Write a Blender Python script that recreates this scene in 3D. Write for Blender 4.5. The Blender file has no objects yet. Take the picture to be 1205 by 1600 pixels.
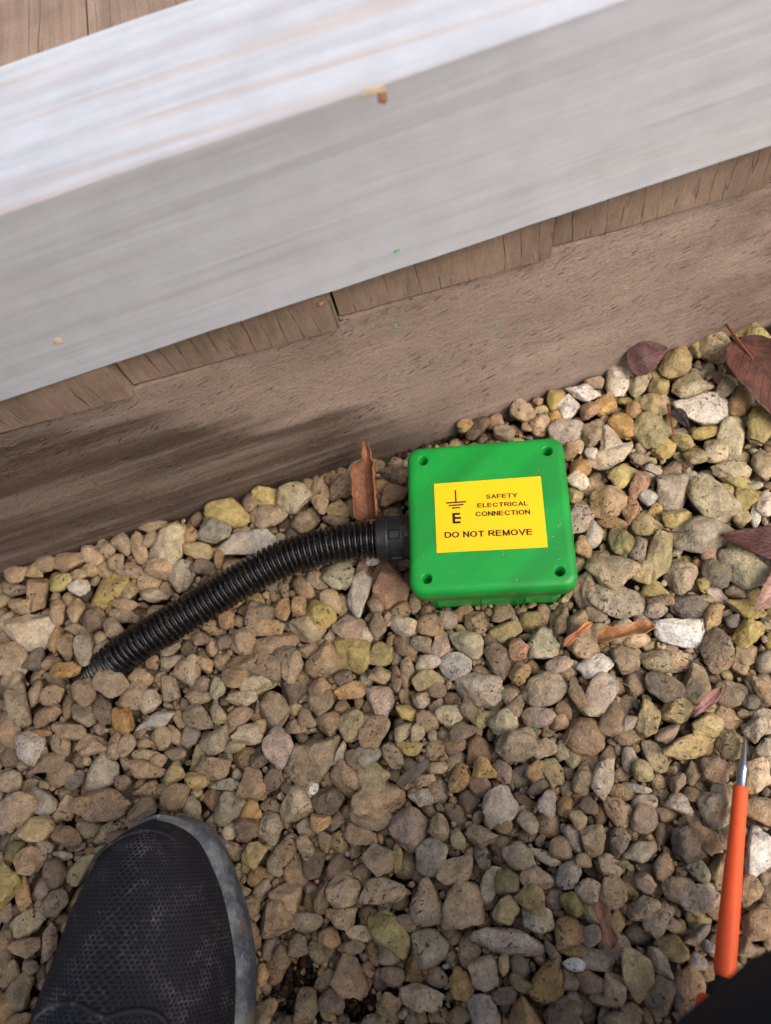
import bpy, bmesh, math, random
import numpy as np
from mathutils import Vector, Matrix, noise as mnoise

# ------------------------------------------------------------------ camera
SC = bpy.context.scene
COL = SC.collection
FPX, PITCH, ROLL, CAMH = 1180.0, math.radians(65.0), math.radians(-21.0), 0.41
FW = Vector((0, math.cos(PITCH), -math.sin(PITCH)))
UP0 = Vector((0, math.sin(PITCH), math.cos(PITCH)))
RT0 = Vector((1, 0, 0))
RT = RT0*math.cos(ROLL) + UP0*math.sin(ROLL)
UP = UP0*math.cos(ROLL) - RT0*math.sin(ROLL)
CAM = Vector((0, 0, CAMH))
cd = bpy.data.cameras.new('camera'); cam = bpy.data.objects.new('camera', cd); COL.objects.link(cam)
M = Matrix((RT, UP, -FW)).transposed().to_4x4(); M.translation = CAM
cam.matrix_world = M
cd.sensor_fit = 'HORIZONTAL'; cd.sensor_width = 36.0; cd.lens = FPX/1205.0*36.0
cd.clip_start = 0.01; cd.clip_end = 200.0
cd.dof.use_dof = True; cd.dof.focus_distance = 0.395; cd.dof.aperture_fstop = 8.4
SC.camera = cam

# ------------------------------------------------------------------ sky, sun, exposure
SUN_EL, SUN_AZ = math.radians(54), math.radians(146)      # azimuth clockwise from +Y
w = bpy.data.worlds.new('World'); SC.world = w; w.use_nodes = True
wn = w.node_tree; wn.nodes.clear()
sky = wn.nodes.new('ShaderNodeTexSky'); sky.sky_type = 'NISHITA'; sky.sun_disc = False
sky.sun_elevation = SUN_EL; sky.sun_rotation = SUN_AZ
sky.air_density = 1.0; sky.dust_density = 8.0; sky.ozone_density = 1.0
bg = wn.nodes.new('ShaderNodeBackground'); bg.inputs['Strength'].default_value = 0.145
wo = wn.nodes.new('ShaderNodeOutputWorld')
wn.links.new(sky.outputs[0], bg.inputs[0]); wn.links.new(bg.outputs[0], wo.inputs[0])
sl = bpy.data.lights.new('sun', 'SUN'); sl.energy = 1.05; sl.angle = math.radians(45); sl.color = (1.0, 0.95, 0.88)
sun = bpy.data.objects.new('sun', sl); COL.objects.link(sun)
sd = Vector((math.sin(SUN_AZ)*math.cos(SUN_EL), math.cos(SUN_AZ)*math.cos(SUN_EL), math.sin(SUN_EL)))
sun.rotation_euler = sd.to_track_quat('Z', 'Y').to_euler()
vs = SC.view_settings
vs.view_transform = 'Standard'; vs.look = 'None'; vs.gamma = 1.0; vs.use_curve_mapping = False
vs.exposure = 0.64

# ------------------------------------------------------------------ helpers
RND = random.Random(7)
NPR = np.random.RandomState(11)

def ray(px, py):
    return FW*FPX + RT*(px-602.5) - UP*(py-800.0)
def at(px, py, z=0.0):                       # photo point -> place on the level plane at height z
    d = ray(px, py); t = (z-CAMH)/d.z
    return CAM + d*t
def depth_at(px, py, dep):
    return CAM + ray(px, py)*(dep/FPX)
def proj(P):
    d = Vector(P)-CAM; zz = d.dot(FW)
    return 602.5+FPX*d.dot(RT)/zz, 800-FPX*d.dot(UP)/zz
def lin(r, g, b, k=1.0):
    f = lambda c: ((c/255.0)/12.92 if c/255.0 <= 0.04045 else ((c/255.0+0.055)/1.055)**2.4)*k
    return (f(r), f(g), f(b))
def link(name, me, mat=None, parent=None):
    o = bpy.data.objects.new(name, me); COL.objects.link(o)
    if mat is not None and me is not None and len(me.materials) == 0: me.materials.append(mat)
    if parent is not None: o.parent = parent
    return o
def tag(o, label=None, cat=None, group=None, kind=None):
    if label: o['label'] = label
    if cat: o['category'] = cat
    if group: o['group'] = group
    if kind: o['kind'] = kind
    return o
def empty(name, mat4=None):
    o = bpy.data.objects.new(name, None); COL.objects.link(o); o.empty_display_size = 0.02
    if mat4 is not None: o.matrix_world = mat4
    return o
def mesh_from(name, verts, faces, smooth=True):
    me = bpy.data.meshes.new(name)
    me.from_pydata([tuple(v) for v in verts], [], faces)
    if smooth:
        me.polygons.foreach_set('use_smooth', [True]*len(me.polygons))
    me.update(); return me
def bm_mesh(name, bm, smooth=True):
    bmesh.ops.recalc_face_normals(bm, faces=bm.faces[:])
    me = bpy.data.meshes.new(name); bm.to_mesh(me); bm.free()
    if smooth: me.polygons.foreach_set('use_smooth', [True]*len(me.polygons))
    me.update(); return me
def catmull(pts, n):
    P = [Vector(p) for p in pts]; P = [P[0]*2-P[1]]+P+[P[-1]*2-P[-2]]
    out = []
    seg = len(P)-3
    for i in range(n+1):
        t = i/n*seg; k = min(int(t), seg-1); t -= k
        a, b, c, d = P[k:k+4]
        out.append(0.5*((2*b)+(c-a)*t+(2*a-5*b+4*c-d)*t*t+(3*b-a-3*c+d)*t**3))
    return out
def tube(path, radii, seg=10, cap=True):
    verts, faces = [], []
    n = len(path); up = Vector((0, 0, 1)); prev = None
    for i, p in enumerate(path):
        t = (path[min(i+1, n-1)]-path[max(i-1, 0)]).normalized()
        if prev is None:
            a = t.cross(up if abs(t.z) < 0.9 else Vector((1, 0, 0))).normalized()
        else:
            a = (prev-t*prev.dot(t)).normalized()
        prev = a; b = t.cross(a)
        r = radii[i] if hasattr(radii, '__len__') else radii
        for k in range(seg):
            an = 2*math.pi*k/seg
            verts.append(p+a*(r*math.cos(an))+b*(r*math.sin(an)))
    for i in range(n-1):
        for k in range(seg):
            k2 = (k+1) % seg
            faces.append((i*seg+k, i*seg+k2, (i+1)*seg+k2, (i+1)*seg+k))
    if cap:
        faces.append(tuple(range(seg))[::-1]); faces.append(tuple((n-1)*seg+k for k in range(seg)))
    return verts, faces
def revolve(profile, seg=28, axis='z'):      # profile: (radius, height)
    verts, faces = [], []
    for r, h in profile:
        for k in range(seg):
            an = 2*math.pi*k/seg
            verts.append(Vector((r*math.cos(an), r*math.sin(an), h)))
    for i in range(len(profile)-1):
        for k in range(seg):
            k2 = (k+1) % seg
            faces.append((i*seg+k, i*seg+k2, (i+1)*seg+k2, (i+1)*seg+k))
    faces.append(tuple(range(seg))[::-1]); faces.append(tuple((len(profile)-1)*seg+k for k in range(seg)))
    return verts, faces
def rrect(hx, hy, r, seg=8):
    pts = []
    for cx, cy, a0 in ((hx-r, hy-r, 0), (-hx+r, hy-r, 90), (-hx+r, -hy+r, 180), (hx-r, -hy+r, 270)):
        for k in range(seg+1):
            a = math.radians(a0+90*k/seg); pts.append((cx+r*math.cos(a), cy+r*math.sin(a)))
    return pts
def rings(ringlist, cap0=True, cap1=True):
    verts = [v for r in ringlist for v in r]; n = len(ringlist[0]); faces = []
    for i in range(len(ringlist)-1):
        for k in range(n):
            k2 = (k+1) % n; faces.append((i*n+k, i*n+k2, (i+1)*n+k2, (i+1)*n+k))
    if cap0: faces.append(tuple(range(n))[::-1])
    if cap1: faces.append(tuple((len(ringlist)-1)*n+k for k in range(n)))
    return verts, faces

# ---- node helpers
class NT:
    def __init__(s, name, rough=0.6, spec=0.4):
        s.m = bpy.data.materials.new(name); s.m.use_nodes = True
        s.t = s.m.node_tree; s.b = s.t.nodes['Principled BSDF']
        s.b.inputs['Roughness'].default_value = rough
        s.b.inputs['Specular IOR Level'].default_value = spec
    def n(s, typ, **kw):
        nd = s.t.nodes.new('ShaderNode'+typ)
        for k, v in kw.items():
            if hasattr(nd, k) and k not in ('Scale',): setattr(nd, k, v)
            else: s.put(nd.inputs[k.replace('_', ' ')], v)
        return nd
    def put(s, inp, v):
        if isinstance(v, bpy.types.NodeSocket): s.t.links.new(v, inp)
        elif hasattr(v, 'outputs'): s.t.links.new(v.outputs[0], inp)
        elif isinstance(v, (tuple, list)) and len(v) == 3 and inp.type == 'RGBA': inp.default_value = (*v, 1)
        else: inp.default_value = v
    def math(s, op, a, b=None, c=None, clamp=False):
        nd = s.t.nodes.new('ShaderNodeMath'); nd.operation = op; nd.use_clamp = clamp
        s.put(nd.inputs[0], a)
        if b is not None: s.put(nd.inputs[1], b)
        if c is not None: s.put(nd.inputs[2], c)
        return nd.outputs[0]
    def vmath(s, op, a, b=None):
        nd = s.t.nodes.new('ShaderNodeVectorMath'); nd.operation = op
        s.put(nd.inputs[0], a)
        if b is not None: s.put(nd.inputs[1], b)
        return nd.outputs[0]
    def noise(s, vec, scale, detail=3, rough=0.5, dist=0.0):
        nd = s.t.nodes.new('ShaderNodeTexNoise'); s.put(nd.inputs['Vector'], vec)
        nd.inputs['Scale'].default_value = scale; nd.inputs['Detail'].default_value = detail
        nd.inputs['Roughness'].default_value = rough; nd.inputs['Distortion'].default_value = dist
        return nd.outputs[0]
    def ramp(s, fac, a, b, lo=0.0, hi=1.0, smooth=True):
        nd = s.t.nodes.new('ShaderNodeMapRange'); nd.interpolation_type = 'SMOOTHSTEP' if smooth else 'LINEAR'
        s.put(nd.inputs[0], fac)
        nd.inputs[1].default_value = a; nd.inputs[2].default_value = b
        nd.inputs[3].default_value = lo; nd.inputs[4].default_value = hi
        return nd.outputs[0]
    def mix(s, fac, a, b, blend='MIX'):
        nd = s.t.nodes.new('ShaderNodeMix'); nd.data_type = 'RGBA'; nd.blend_type = blend
        s.put(nd.inputs[0], fac); s.put(nd.inputs[6], a); s.put(nd.inputs[7], b)
        return nd.outputs[2]
    def scalev(s, vec, sc):
        nd = s.t.nodes.new('ShaderNodeMapping'); s.put(nd.inputs['Vector'], vec)
        nd.inputs['Scale'].default_value = sc; return nd.outputs[0]
    def mapping(s, vec, sc=(1, 1, 1), rot=(0, 0, 0), loc=(0, 0, 0)):
        r = s.t.nodes.new('ShaderNodeMapping'); s.put(r.inputs['Vector'], vec)      # turn first, then stretch
        r.inputs['Rotation'].default_value = rot; r.inputs['Location'].default_value = loc
        nd = s.t.nodes.new('ShaderNodeMapping'); s.put(nd.inputs['Vector'], r.outputs[0])
        nd.inputs['Scale'].default_value = sc
        return nd.outputs[0]
    def bump(s, h, dist, strength=1.0, prev=None):
        nd = s.t.nodes.new('ShaderNodeBump'); s.put(nd.inputs['Height'], h)
        nd.inputs['Distance'].default_value = dist; nd.inputs['Strength'].default_value = strength
        if prev is not None: s.put(nd.inputs['Normal'], prev)
        return nd.outputs[0]
    def obj(s): return s.t.nodes.new('ShaderNodeTexCoord').outputs['Object']
    def pos(s): return s.t.nodes.new('ShaderNodeNewGeometry').outputs['Position']
    def sep(s, v):
        nd = s.t.nodes.new('ShaderNodeSeparateXYZ'); s.put(nd.inputs[0], v); return nd.outputs
    def comb(s, x, y, z):
        nd = s.t.nodes.new('ShaderNodeCombineXYZ'); s.put(nd.inputs[0], x); s.put(nd.inputs[1], y); s.put(nd.inputs[2], z); return nd.outputs[0]
    def out(s, color=None, rough=None, normal=None):
        if color is not None: s.put(s.b.inputs['Base Color'], color)
        if rough is not None: s.put(s.b.inputs['Roughness'], rough)
        if normal is not None: s.put(s.b.inputs['Normal'], normal)
        return s.m

def grey(m, v):                       # value -> multiplying colour
    return m.comb(v, v, v)

# ------------------------------------------------------------------ materials
def stone_material(name, per_object):
    m = NT(name, 0.82, 0.3)
    if per_object:
        oi = m.t.nodes.new('ShaderNodeObjectInfo'); base, alpha, rnd = oi.outputs['Color'], oi.outputs['Alpha'], oi.outputs['Random']
    else:
        a = m.t.nodes.new('ShaderNodeAttribute'); a.attribute_name = 'tint'; base, alpha = a.outputs['Color'], a.outputs['Alpha']
        a2 = m.t.nodes.new('ShaderNodeAttribute'); a2.attribute_name = 'rnd'; rnd = a2.outputs['Fac']
    sh = m.math('MULTIPLY', rnd, 13.7)
    p = m.vmath('ADD', m.pos(), m.comb(sh, m.math('MULTIPLY', sh, 1.7), m.math('MULTIPLY', sh, 0.6)))
    big = m.noise(p, 75, 3, 0.55)
    mid = m.noise(p, 240, 4, 0.65)
    fine = m.noise(p, 900, 3, 0.7)
    col = m.mix(1.0, base, grey(m, m.ramp(big, 0.25, 0.75, 0.72, 1.22, False)), 'MULTIPLY')
    warm = m.noise(p, 48, 2)
    col = m.mix(m.ramp(warm, 0.45, 0.75, 0, 0.5), col, m.mix(1.0, col, (1.18, 0.98, 0.72), 'MULTIPLY'))
    col = m.mix(1.0, col, grey(m, m.ramp(mid, 0.3, 0.7, 0.66, 1.26, False)), 'MULTIPLY')
    col = m.mix(1.0, col, grey(m, m.ramp(fine, 0.3, 0.7, 0.68, 1.28, False)), 'MULTIPLY')
    # yellow-green algae
    mossmask = m.math('MULTIPLY', m.ramp(m.noise(p, 60, 4, 0.6), 0.36, 0.6), alpha)
    col = m.mix(mossmask, col, m.mix(1.0, lin(148, 134, 72), grey(m, m.ramp(mid, 0.3, 0.7, 0.55, 1.3, False)), 'MULTIPLY'))
    # dark pits and clinging dirt
    pit = m.ramp(m.noise(p, 480, 3, 0.55), 0.58, 0.66)
    clump = m.ramp(m.noise(p, 90, 2), 0.40, 0.60)
    keep = m.ramp(m.math('FRACT', m.math('MULTIPLY', rnd, 7.31)), 0.1, 0.6, 0.3, 1.0, False)
    pit = m.math('MULTIPLY', m.math('MULTIPLY', pit, clump), keep)
    col = m.mix(m.math('MULTIPLY', pit, 0.85), col, lin(50, 39, 30))
    h = m.math('ADD', m.math('MULTIPLY', mid, 1.0), m.math('MULTIPLY', fine, 0.35))
    h = m.math('SUBTRACT', h, m.math('MULTIPLY', pit, 0.7))
    h = m.math('ADD', h, m.math('MULTIPLY', big, 1.5))
    return m.out(col, m.ramp(mid, 0.3, 0.7, 0.7, 0.92, False), m.bump(h, 0.0021, 0.9))

def wood_sleeper():
    m = NT('sleeper_wood', 0.85, 0.25)
    o = m.obj(); x, y, z = m.sep(o)[:3]
    g1 = m.noise(m.scalev(o, (5, 60, 60)), 1, 4, 0.6)
    g2 = m.noise(m.scalev(o, (22, 320, 320)), 1, 4, 0.65)
    blot = m.noise(m.scalev(o, (9, 9, 14)), 1, 4, 0.6)
    speck = m.noise(o, 700, 3, 0.7)
    col = m.mix(m.ramp(m.math('ADD', m.math('MULTIPLY', g1, 0.5), m.math('MULTIPLY', m.noise(o, 60, 5, 0.7), 0.5)), 0.3, 0.7, 0, 1, False), lin(131, 115, 105), lin(156, 139, 128))
    col = m.mix(1.0, col, grey(m, m.ramp(blot, 0.3, 0.7, 0.84, 1.12, False)), 'MULTIPLY')
    col = m.mix(1.0, col, grey(m, m.ramp(g2, 0.3, 0.72, 0.93, 1.06, False)), 'MULTIPLY')
    col = m.mix(1.0, col, grey(m, m.ramp(speck, 0.3, 0.7, 0.80, 1.18, False)), 'MULTIPLY')
    # short torn fibres left by the saw (dark strokes slanting across the grain)
    stroke = m.ramp(m.noise(m.mapping(o, (120, 400, 760), (0, 0.32, 0)), 1, 1.5, 0.5), 0.63, 0.70)
    stroke = m.math('MULTIPLY', stroke, m.ramp(m.noise(o, 26, 3), 0.38, 0.62))
    stroke2 = m.math('MULTIPLY', m.ramp(m.noise(m.mapping(o, (120, 400, 800), (0, 0.62, 0)), 1, 2, 0.5), 0.64, 0.72), m.ramp(m.noise(o, 40, 3), 0.42, 0.62))
    st = m.math('MAXIMUM', stroke, stroke2)
    col = m.mix(m.math('MULTIPLY', st, 0.8), col, lin(52, 40, 32))
    # damp, soaked-in stain in the lower part of the left end, streaked along the grain
    line = m.math('ADD', m.math('MULTIPLY', x, -0.52), 0.176)
    wob = m.math('MULTIPLY', m.math('SUBTRACT', m.noise(m.scalev(o, (9, 20, 55)), 1, 4, 0.6), 0.5), 0.10)
    d = m.math('SUBTRACT', m.math('ADD', line, wob), z)
    damp = m.math('MULTIPLY', m.ramp(d, -0.008, 0.020), m.ramp(x, 0.22, 0.31, 1, 0))
    streak = m.ramp(m.noise(m.scalev(o, (5, 60, 110)), 1, 3, 0.5), 0.32, 0.60, 0.45, 1.0)
    damp = m.math('MULTIPLY', damp, streak)
    col = m.mix(m.math('MULTIPLY', damp, 0.97), col, m.mix(1.0, col, (0.30, 0.27, 0.25), 'MULTIPLY'))
    # damp spot on the far right
    dr = m.math('MULTIPLY', m.ramp(x, 0.40, 0.50), m.ramp(m.noise(m.scalev(o, (18, 18, 40)), 1, 3), 0.42, 0.6))
    col = m.mix(m.math('MULTIPLY', dr, 0.6), col, m.mix(1.0, col, (0.45, 0.41, 0.36), 'MULTIPLY'))
    h = m.math('ADD', m.math('ADD', m.math('MULTIPLY', g2, 0.35), m.math('MULTIPLY', speck, 0.5)), m.math('MULTIPLY', m.noise(m.mapping(o, (160, 300, 460), (0, 0.3, 0)), 1, 3, 0.6), 0.9))
    h = m.math('SUBTRACT', h, m.math('MULTIPLY', st, 0.8))
    return m.out(col, m.ramp(damp, 0, 1, 0.88, 0.6, False), m.bump(h, 0.0008, 0.8))

def wood_board():
    m = NT('deck_wood', 0.85, 0.25)
    o = m.obj(); oi = m.t.nodes.new('ShaderNodeObjectInfo')
    sh = m.math('MULTIPLY', oi.outputs['Random'], 3.1)
    o2 = m.vmath('ADD', o, m.comb(sh, m.math('MULTIPLY', sh, 0.2), sh))
    # end grain: growth rings cut across, standing upright; length grain behind
    ringv = m.noise(m.mapping(o2, (20, 1.0, 2.2), (0, 0.06, 0)), 1, 1, 0.4, 0.0)
    fib = m.noise(m.mapping(o2, (150, 6, 14), (0, 0.10, 0)), 1, 3, 0.6, 0.0)
    groove = m.ramp(m.math('ABSOLUTE', m.math('SUBTRACT', m.math('FRACT', m.math('ADD', m.math('MULTIPLY', m.sep(o2)[0], 125), m.math('MULTIPLY', fib, 1.6))), 0.5)), 0.0, 0.10, 1, 0)
    groove = m.math('MULTIPLY', groove, m.ramp(m.noise(m.scalev(o2, (60, 4, 40)), 1, 3, 0.6), 0.40, 0.66))
    g2 = m.noise(m.scalev(o2, (300, 12, 60)), 1, 3, 0.6)
    speck = m.noise(o2, 600, 3, 0.7)
    blot = m.noise(o2, 24, 4, 0.6)
    col = m.mix(m.ramp(blot, 0.3, 0.7, 0, 1, False), lin(122, 104, 91), lin(148, 128, 113))
    col = m.mix(1.0, col, grey(m, m.ramp(g2, 0.3, 0.7, 0.82, 1.12, False)), 'MULTIPLY')
    col = m.mix(1.0, col, grey(m, m.ramp(speck, 0.3, 0.7, 0.88, 1.1, False)), 'MULTIPLY')
    col = m.mix(1.0, col, grey(m, m.ramp(ringv, 0.35, 0.65, 0.86, 1.1, False)), 'MULTIPLY')
    col = m.mix(m.math('MULTIPLY', groove, m.ramp(blot, 0.35, 0.65, 0.1, 0.5)), col, lin(84, 66, 54))
    h = m.math('SUBTRACT', m.math('MULTIPLY', g2, 0.5), m.math('MULTIPLY', groove, 1.0))
    h = m.math('ADD', h, m.math('MULTIPLY', speck, 0.3))
    return m.out(col, 0.88, m.bump(h, 0.0009, 0.8))

def wood_rail():
    m = NT('pale_planed_wood', 0.62, 0.35)
    o = m.obj(); x, y, z = m.sep(o)[:3]
    g1 = m.noise(m.mapping(o, (2.6, 75, 42), (0, 0.0, 0.04)), 1, 3, 0.55, 0.2)
    g2 = m.noise(m.scalev(o, (7, 240, 240)), 1, 3, 0.6)
    blot = m.noise(m.scalev(o, (6, 20, 20)), 1, 3, 0.55)
    topm = m.ramp(m.sep(m.t.nodes.new('ShaderNodeTexCoord').outputs['Normal'])[2], 0.4, 0.7)
    g3 = m.noise(m.mapping(o, (4.0, 130, 130), (0, 0.015, 0.02)), 1, 3, 0.6)
    col = m.mix(m.math('MULTIPLY', m.ramp(g1, 0.50, 0.64), m.ramp(topm, 0, 1, 0.15, 0.8, False)), lin(181, 186, 194), lin(172, 160, 153))
    col = m.mix(m.ramp(g3, 0.42, 0.66, 0, 0.42), col, lin(158, 158, 164))
    col = m.mix(m.ramp(blot, 0.5, 0.72, 0, 0.5), col, lin(170, 174, 174))
    col = m.mix(1.0, col, grey(m, m.ramp(g2, 0.3, 0.7, 0.97, 1.03, False)), 'MULTIPLY')
    col = m.mix(1.0, col, grey(m, m.ramp(m.noise(o, 55, 4, 0.6), 0.3, 0.7, 0.93, 1.06, False)), 'MULTIPLY')
    return m.out(col, 0.62, m.bump(m.math('ADD', g2, m.math('MULTIPLY', g1, 0.6)), 0.0004, 0.6))

def simple(name, rgb, rough=0.6, spec=0.4, nscale=300, var=0.12, bumpd=0.0, metal=0.0):
    m = NT(name, rough, spec); p = m.obj()
    nz = m.noise(p, nscale, 4, 0.6)
    col = m.mix(1.0, lin(*rgb), grey(m, m.ramp(nz, 0.3, 0.7, 1-var, 1+var, False)), 'MULTIPLY')
    m.b.inputs['Metallic'].default_value = metal
    return m.out(col, None, m.bump(nz, bumpd, 0.7) if bumpd else None)

def dusty(name, rgb, dust, rough, amount, scale, bumpd, spec=0.4):
    m = NT(name, rough, spec); p = m.pos()
    a = m.noise(p, scale, 5, 0.7); b = m.noise(p, scale*7, 3, 0.6)
    fac = m.math('MULTIPLY', m.ramp(m.math('ADD', a, m.math('MULTIPLY', m.math('SUBTRACT', b, 0.5), 0.6)), 0.5, 0.75), amount)
    col = m.mix(fac, lin(*rgb), lin(*dust))
    return m.out(col, m.math('ADD', m.math('MULTIPLY', fac, 0.5), rough, clamp=True), m.bump(b, bumpd, 0.5))

def rubber():
    m = NT('scuffed_rubber', 0.6, 0.35); p = m.pos()
    a = m.noise(p, 90, 5, 0.7); sc = m.noise(m.mapping(p, (900, 140, 400), (0, 0, 0.6)), 1, 3, 0.6); sc2 = m.noise(m.mapping(p, (200, 1100, 400), (0, 0, 0.2)), 1, 3, 0.6)
    scr = m.math('MAXIMUM', m.ramp(sc, 0.60, 0.68), m.ramp(sc2, 0.62, 0.70))
    col = m.mix(m.ramp(a, 0.40, 0.66), lin(66, 72, 80), lin(116, 120, 124))
    col = m.mix(m.math('MULTIPLY', scr, 0.65), col, lin(150, 152, 150))
    col = m.mix(m.ramp(m.noise(p, 60, 4), 0.56, 0.7, 0, 0.7), col, lin(112, 98, 80))
    return m.out(col, 0.65, m.bump(m.math('ADD', a, scr), 0.0008, 0.8))

def leaf_material(name, rgb, rgb2, rough=0.6):
    m = NT(name, rough, 0.35)
    uv = m.t.nodes.new('ShaderNodeUVMap').outputs[0]
    u, v = m.sep(uv)[:2]
    p = m.pos()
    n1 = m.noise(p, 110, 4, 0.6); n2 = m.noise(p, 500, 3, 0.6)
    col = m.mix(m.ramp(n1, 0.35, 0.65), lin(*rgb), lin(*rgb2))
    col = m.mix(1.0, col, grey(m, m.ramp(n2, 0.3, 0.7, 0.8, 1.2, False)), 'MULTIPLY')
    av = m.math('ABSOLUTE', m.math('SUBTRACT', v, 0.5))
    vein = m.math('SINE', m.math('MULTIPLY', m.math('SUBTRACT', u, m.math('MULTIPLY', av, 0.5)), 70))
    vein = m.math('MAXIMUM', m.ramp(vein, 0.8, 1.0), m.ramp(av, 0.0, 0.04, 1, 0))
    col = m.mix(m.math('MULTIPLY', vein, 0.22), col, lin(60, 34, 24))
    m.b.inputs['Subsurface Weight'].default_value = 0.0
    h = m.math('ADD', m.math('MULTIPLY', vein, -0.6), n2)
    return m.out(col, None, m.bump(h, 0.0006, 0.7))

def plastic_green(name, body=False):
    m = NT(name, 0.38, 0.45); o = m.obj()
    n1 = m.noise(o, 60, 3, 0.5)
    # faint diagonal flow marks of the moulding
    fl = m.noise(m.mapping(o, (60, 7, 7), (0, 0, math.radians(48))), 1, 1, 0.4)
    base = lin(11, 138, 50)
    col = m.mix(1.0, base, grey(m, m.ramp(fl, 0.42, 0.58, 0.86, 1.08, False)), 'MULTIPLY')
    if body:
        x, y, z = m.sep(o)[:3]
        sc = m.ramp(m.noise(m.scalev(o, (70, 70, 250)), 1, 4, 0.7), 0.5, 0.72, 0, 0.4)
        col = m.mix(sc, col, lin(150, 200, 150))
    m.b.inputs['Subsurface Weight'].default_value = 0.145
    m.b.inputs['Subsurface Radius'].default_value = (0.001, 0.003, 0.001)
    m.b.inputs['Subsurface Scale'].default_value = 1.0
    return m.out(col, m.ramp(n1, 0.3, 0.7, 0.32, 0.46, False), m.bump(m.noise(o, 700, 2), 0.00012, 0.5))

def shoe_mesh_material():
    m = NT('shoe_mesh_fabric', 0.75, 0.3)
    uv = m.t.nodes.new('ShaderNodeUVMap').outputs[0]
    u, v = m.sep(uv)[:2]
    a = 0.0023; b = a*1.732
    def cell(du, dv):
        fx = m.math('SUBTRACT', m.math('FRACT', m.math('ADD', m.math('DIVIDE', u, a), du)), 0.5)
        fy = m.math('SUBTRACT', m.math('FRACT', m.math('ADD', m.math('DIVIDE', v, b), dv)), 0.5)
        fx = m.math('MULTIPLY', fx, a); fy = m.math('MULTIPLY', fy, b)
        return m.math('SQRT', m.math('ADD', m.math('MULTIPLY', fx, fx), m.math('MULTIPLY', fy, fy)))
    d = m.math('MINIMUM', cell(0, 0), cell(0.5, 0.5))
    hole = m.ramp(d, 0.00062, 0.00096, 1, 0)
    p = m.pos()
    dust = m.ramp(m.noise(p, 60, 6, 0.75), 0.46, 0.80)
    fine = m.noise(p, 900, 3, 0.7)
    thread = m.mix(m.math('MULTIPLY', dust, m.ramp(fine, 0.35, 0.6)), lin(30, 31, 37), lin(112, 112, 114))
    col = m.mix(hole, thread, lin(9, 9, 13))
    h = m.math('ADD', m.math('MULTIPLY', hole, -1.0), m.math('MULTIPLY', fine, 0.4))
    return m.out(col, 0.72, m.bump(h, 0.0006, 0.8))

def soil_material():
    m = NT('soil', 0.95, 0.15); p = m.pos()
    n1 = m.noise(p, 30, 5, 0.6); n2 = m.noise(p, 260, 5, 0.7)
    vo = m.t.nodes.new('ShaderNodeTexVoronoi'); m.put(vo.inputs['Vector'], p); vo.inputs['Scale'].default_value = 70
    col = m.mix(m.ramp(n1, 0.3, 0.7), lin(44, 34, 27), lin(72, 58, 46))
    # far from the box the bed reads as gravel
    peb = m.mix(m.ramp(vo.outputs['Distance'], 0.25, 0.55), m.mix(0.35, lin(140, 118, 92), vo.outputs['Color']), lin(60, 48, 38))
    x, y, z = m.sep(p)[:3]
    far = m.ramp(m.math('SQRT', m.math('ADD', m.math('MULTIPLY', x, x), m.math('MULTIPLY', y, y))), 0.45, 0.6)
    col = m.mix(far, col, m.mix(0.6, peb, lin(120, 102, 80)))
    col = m.mix(1.0, col, grey(m, m.ramp(n2, 0.3, 0.7, 0.6, 1.35, False)), 'MULTIPLY')
    h = m.math('ADD', n2, m.math('MULTIPLY', m.math('MULTIPLY', vo.outputs['Distance'], -2.0), far))
    return m.out(col, None, m.bump(h, 0.004, 1.0))

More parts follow.
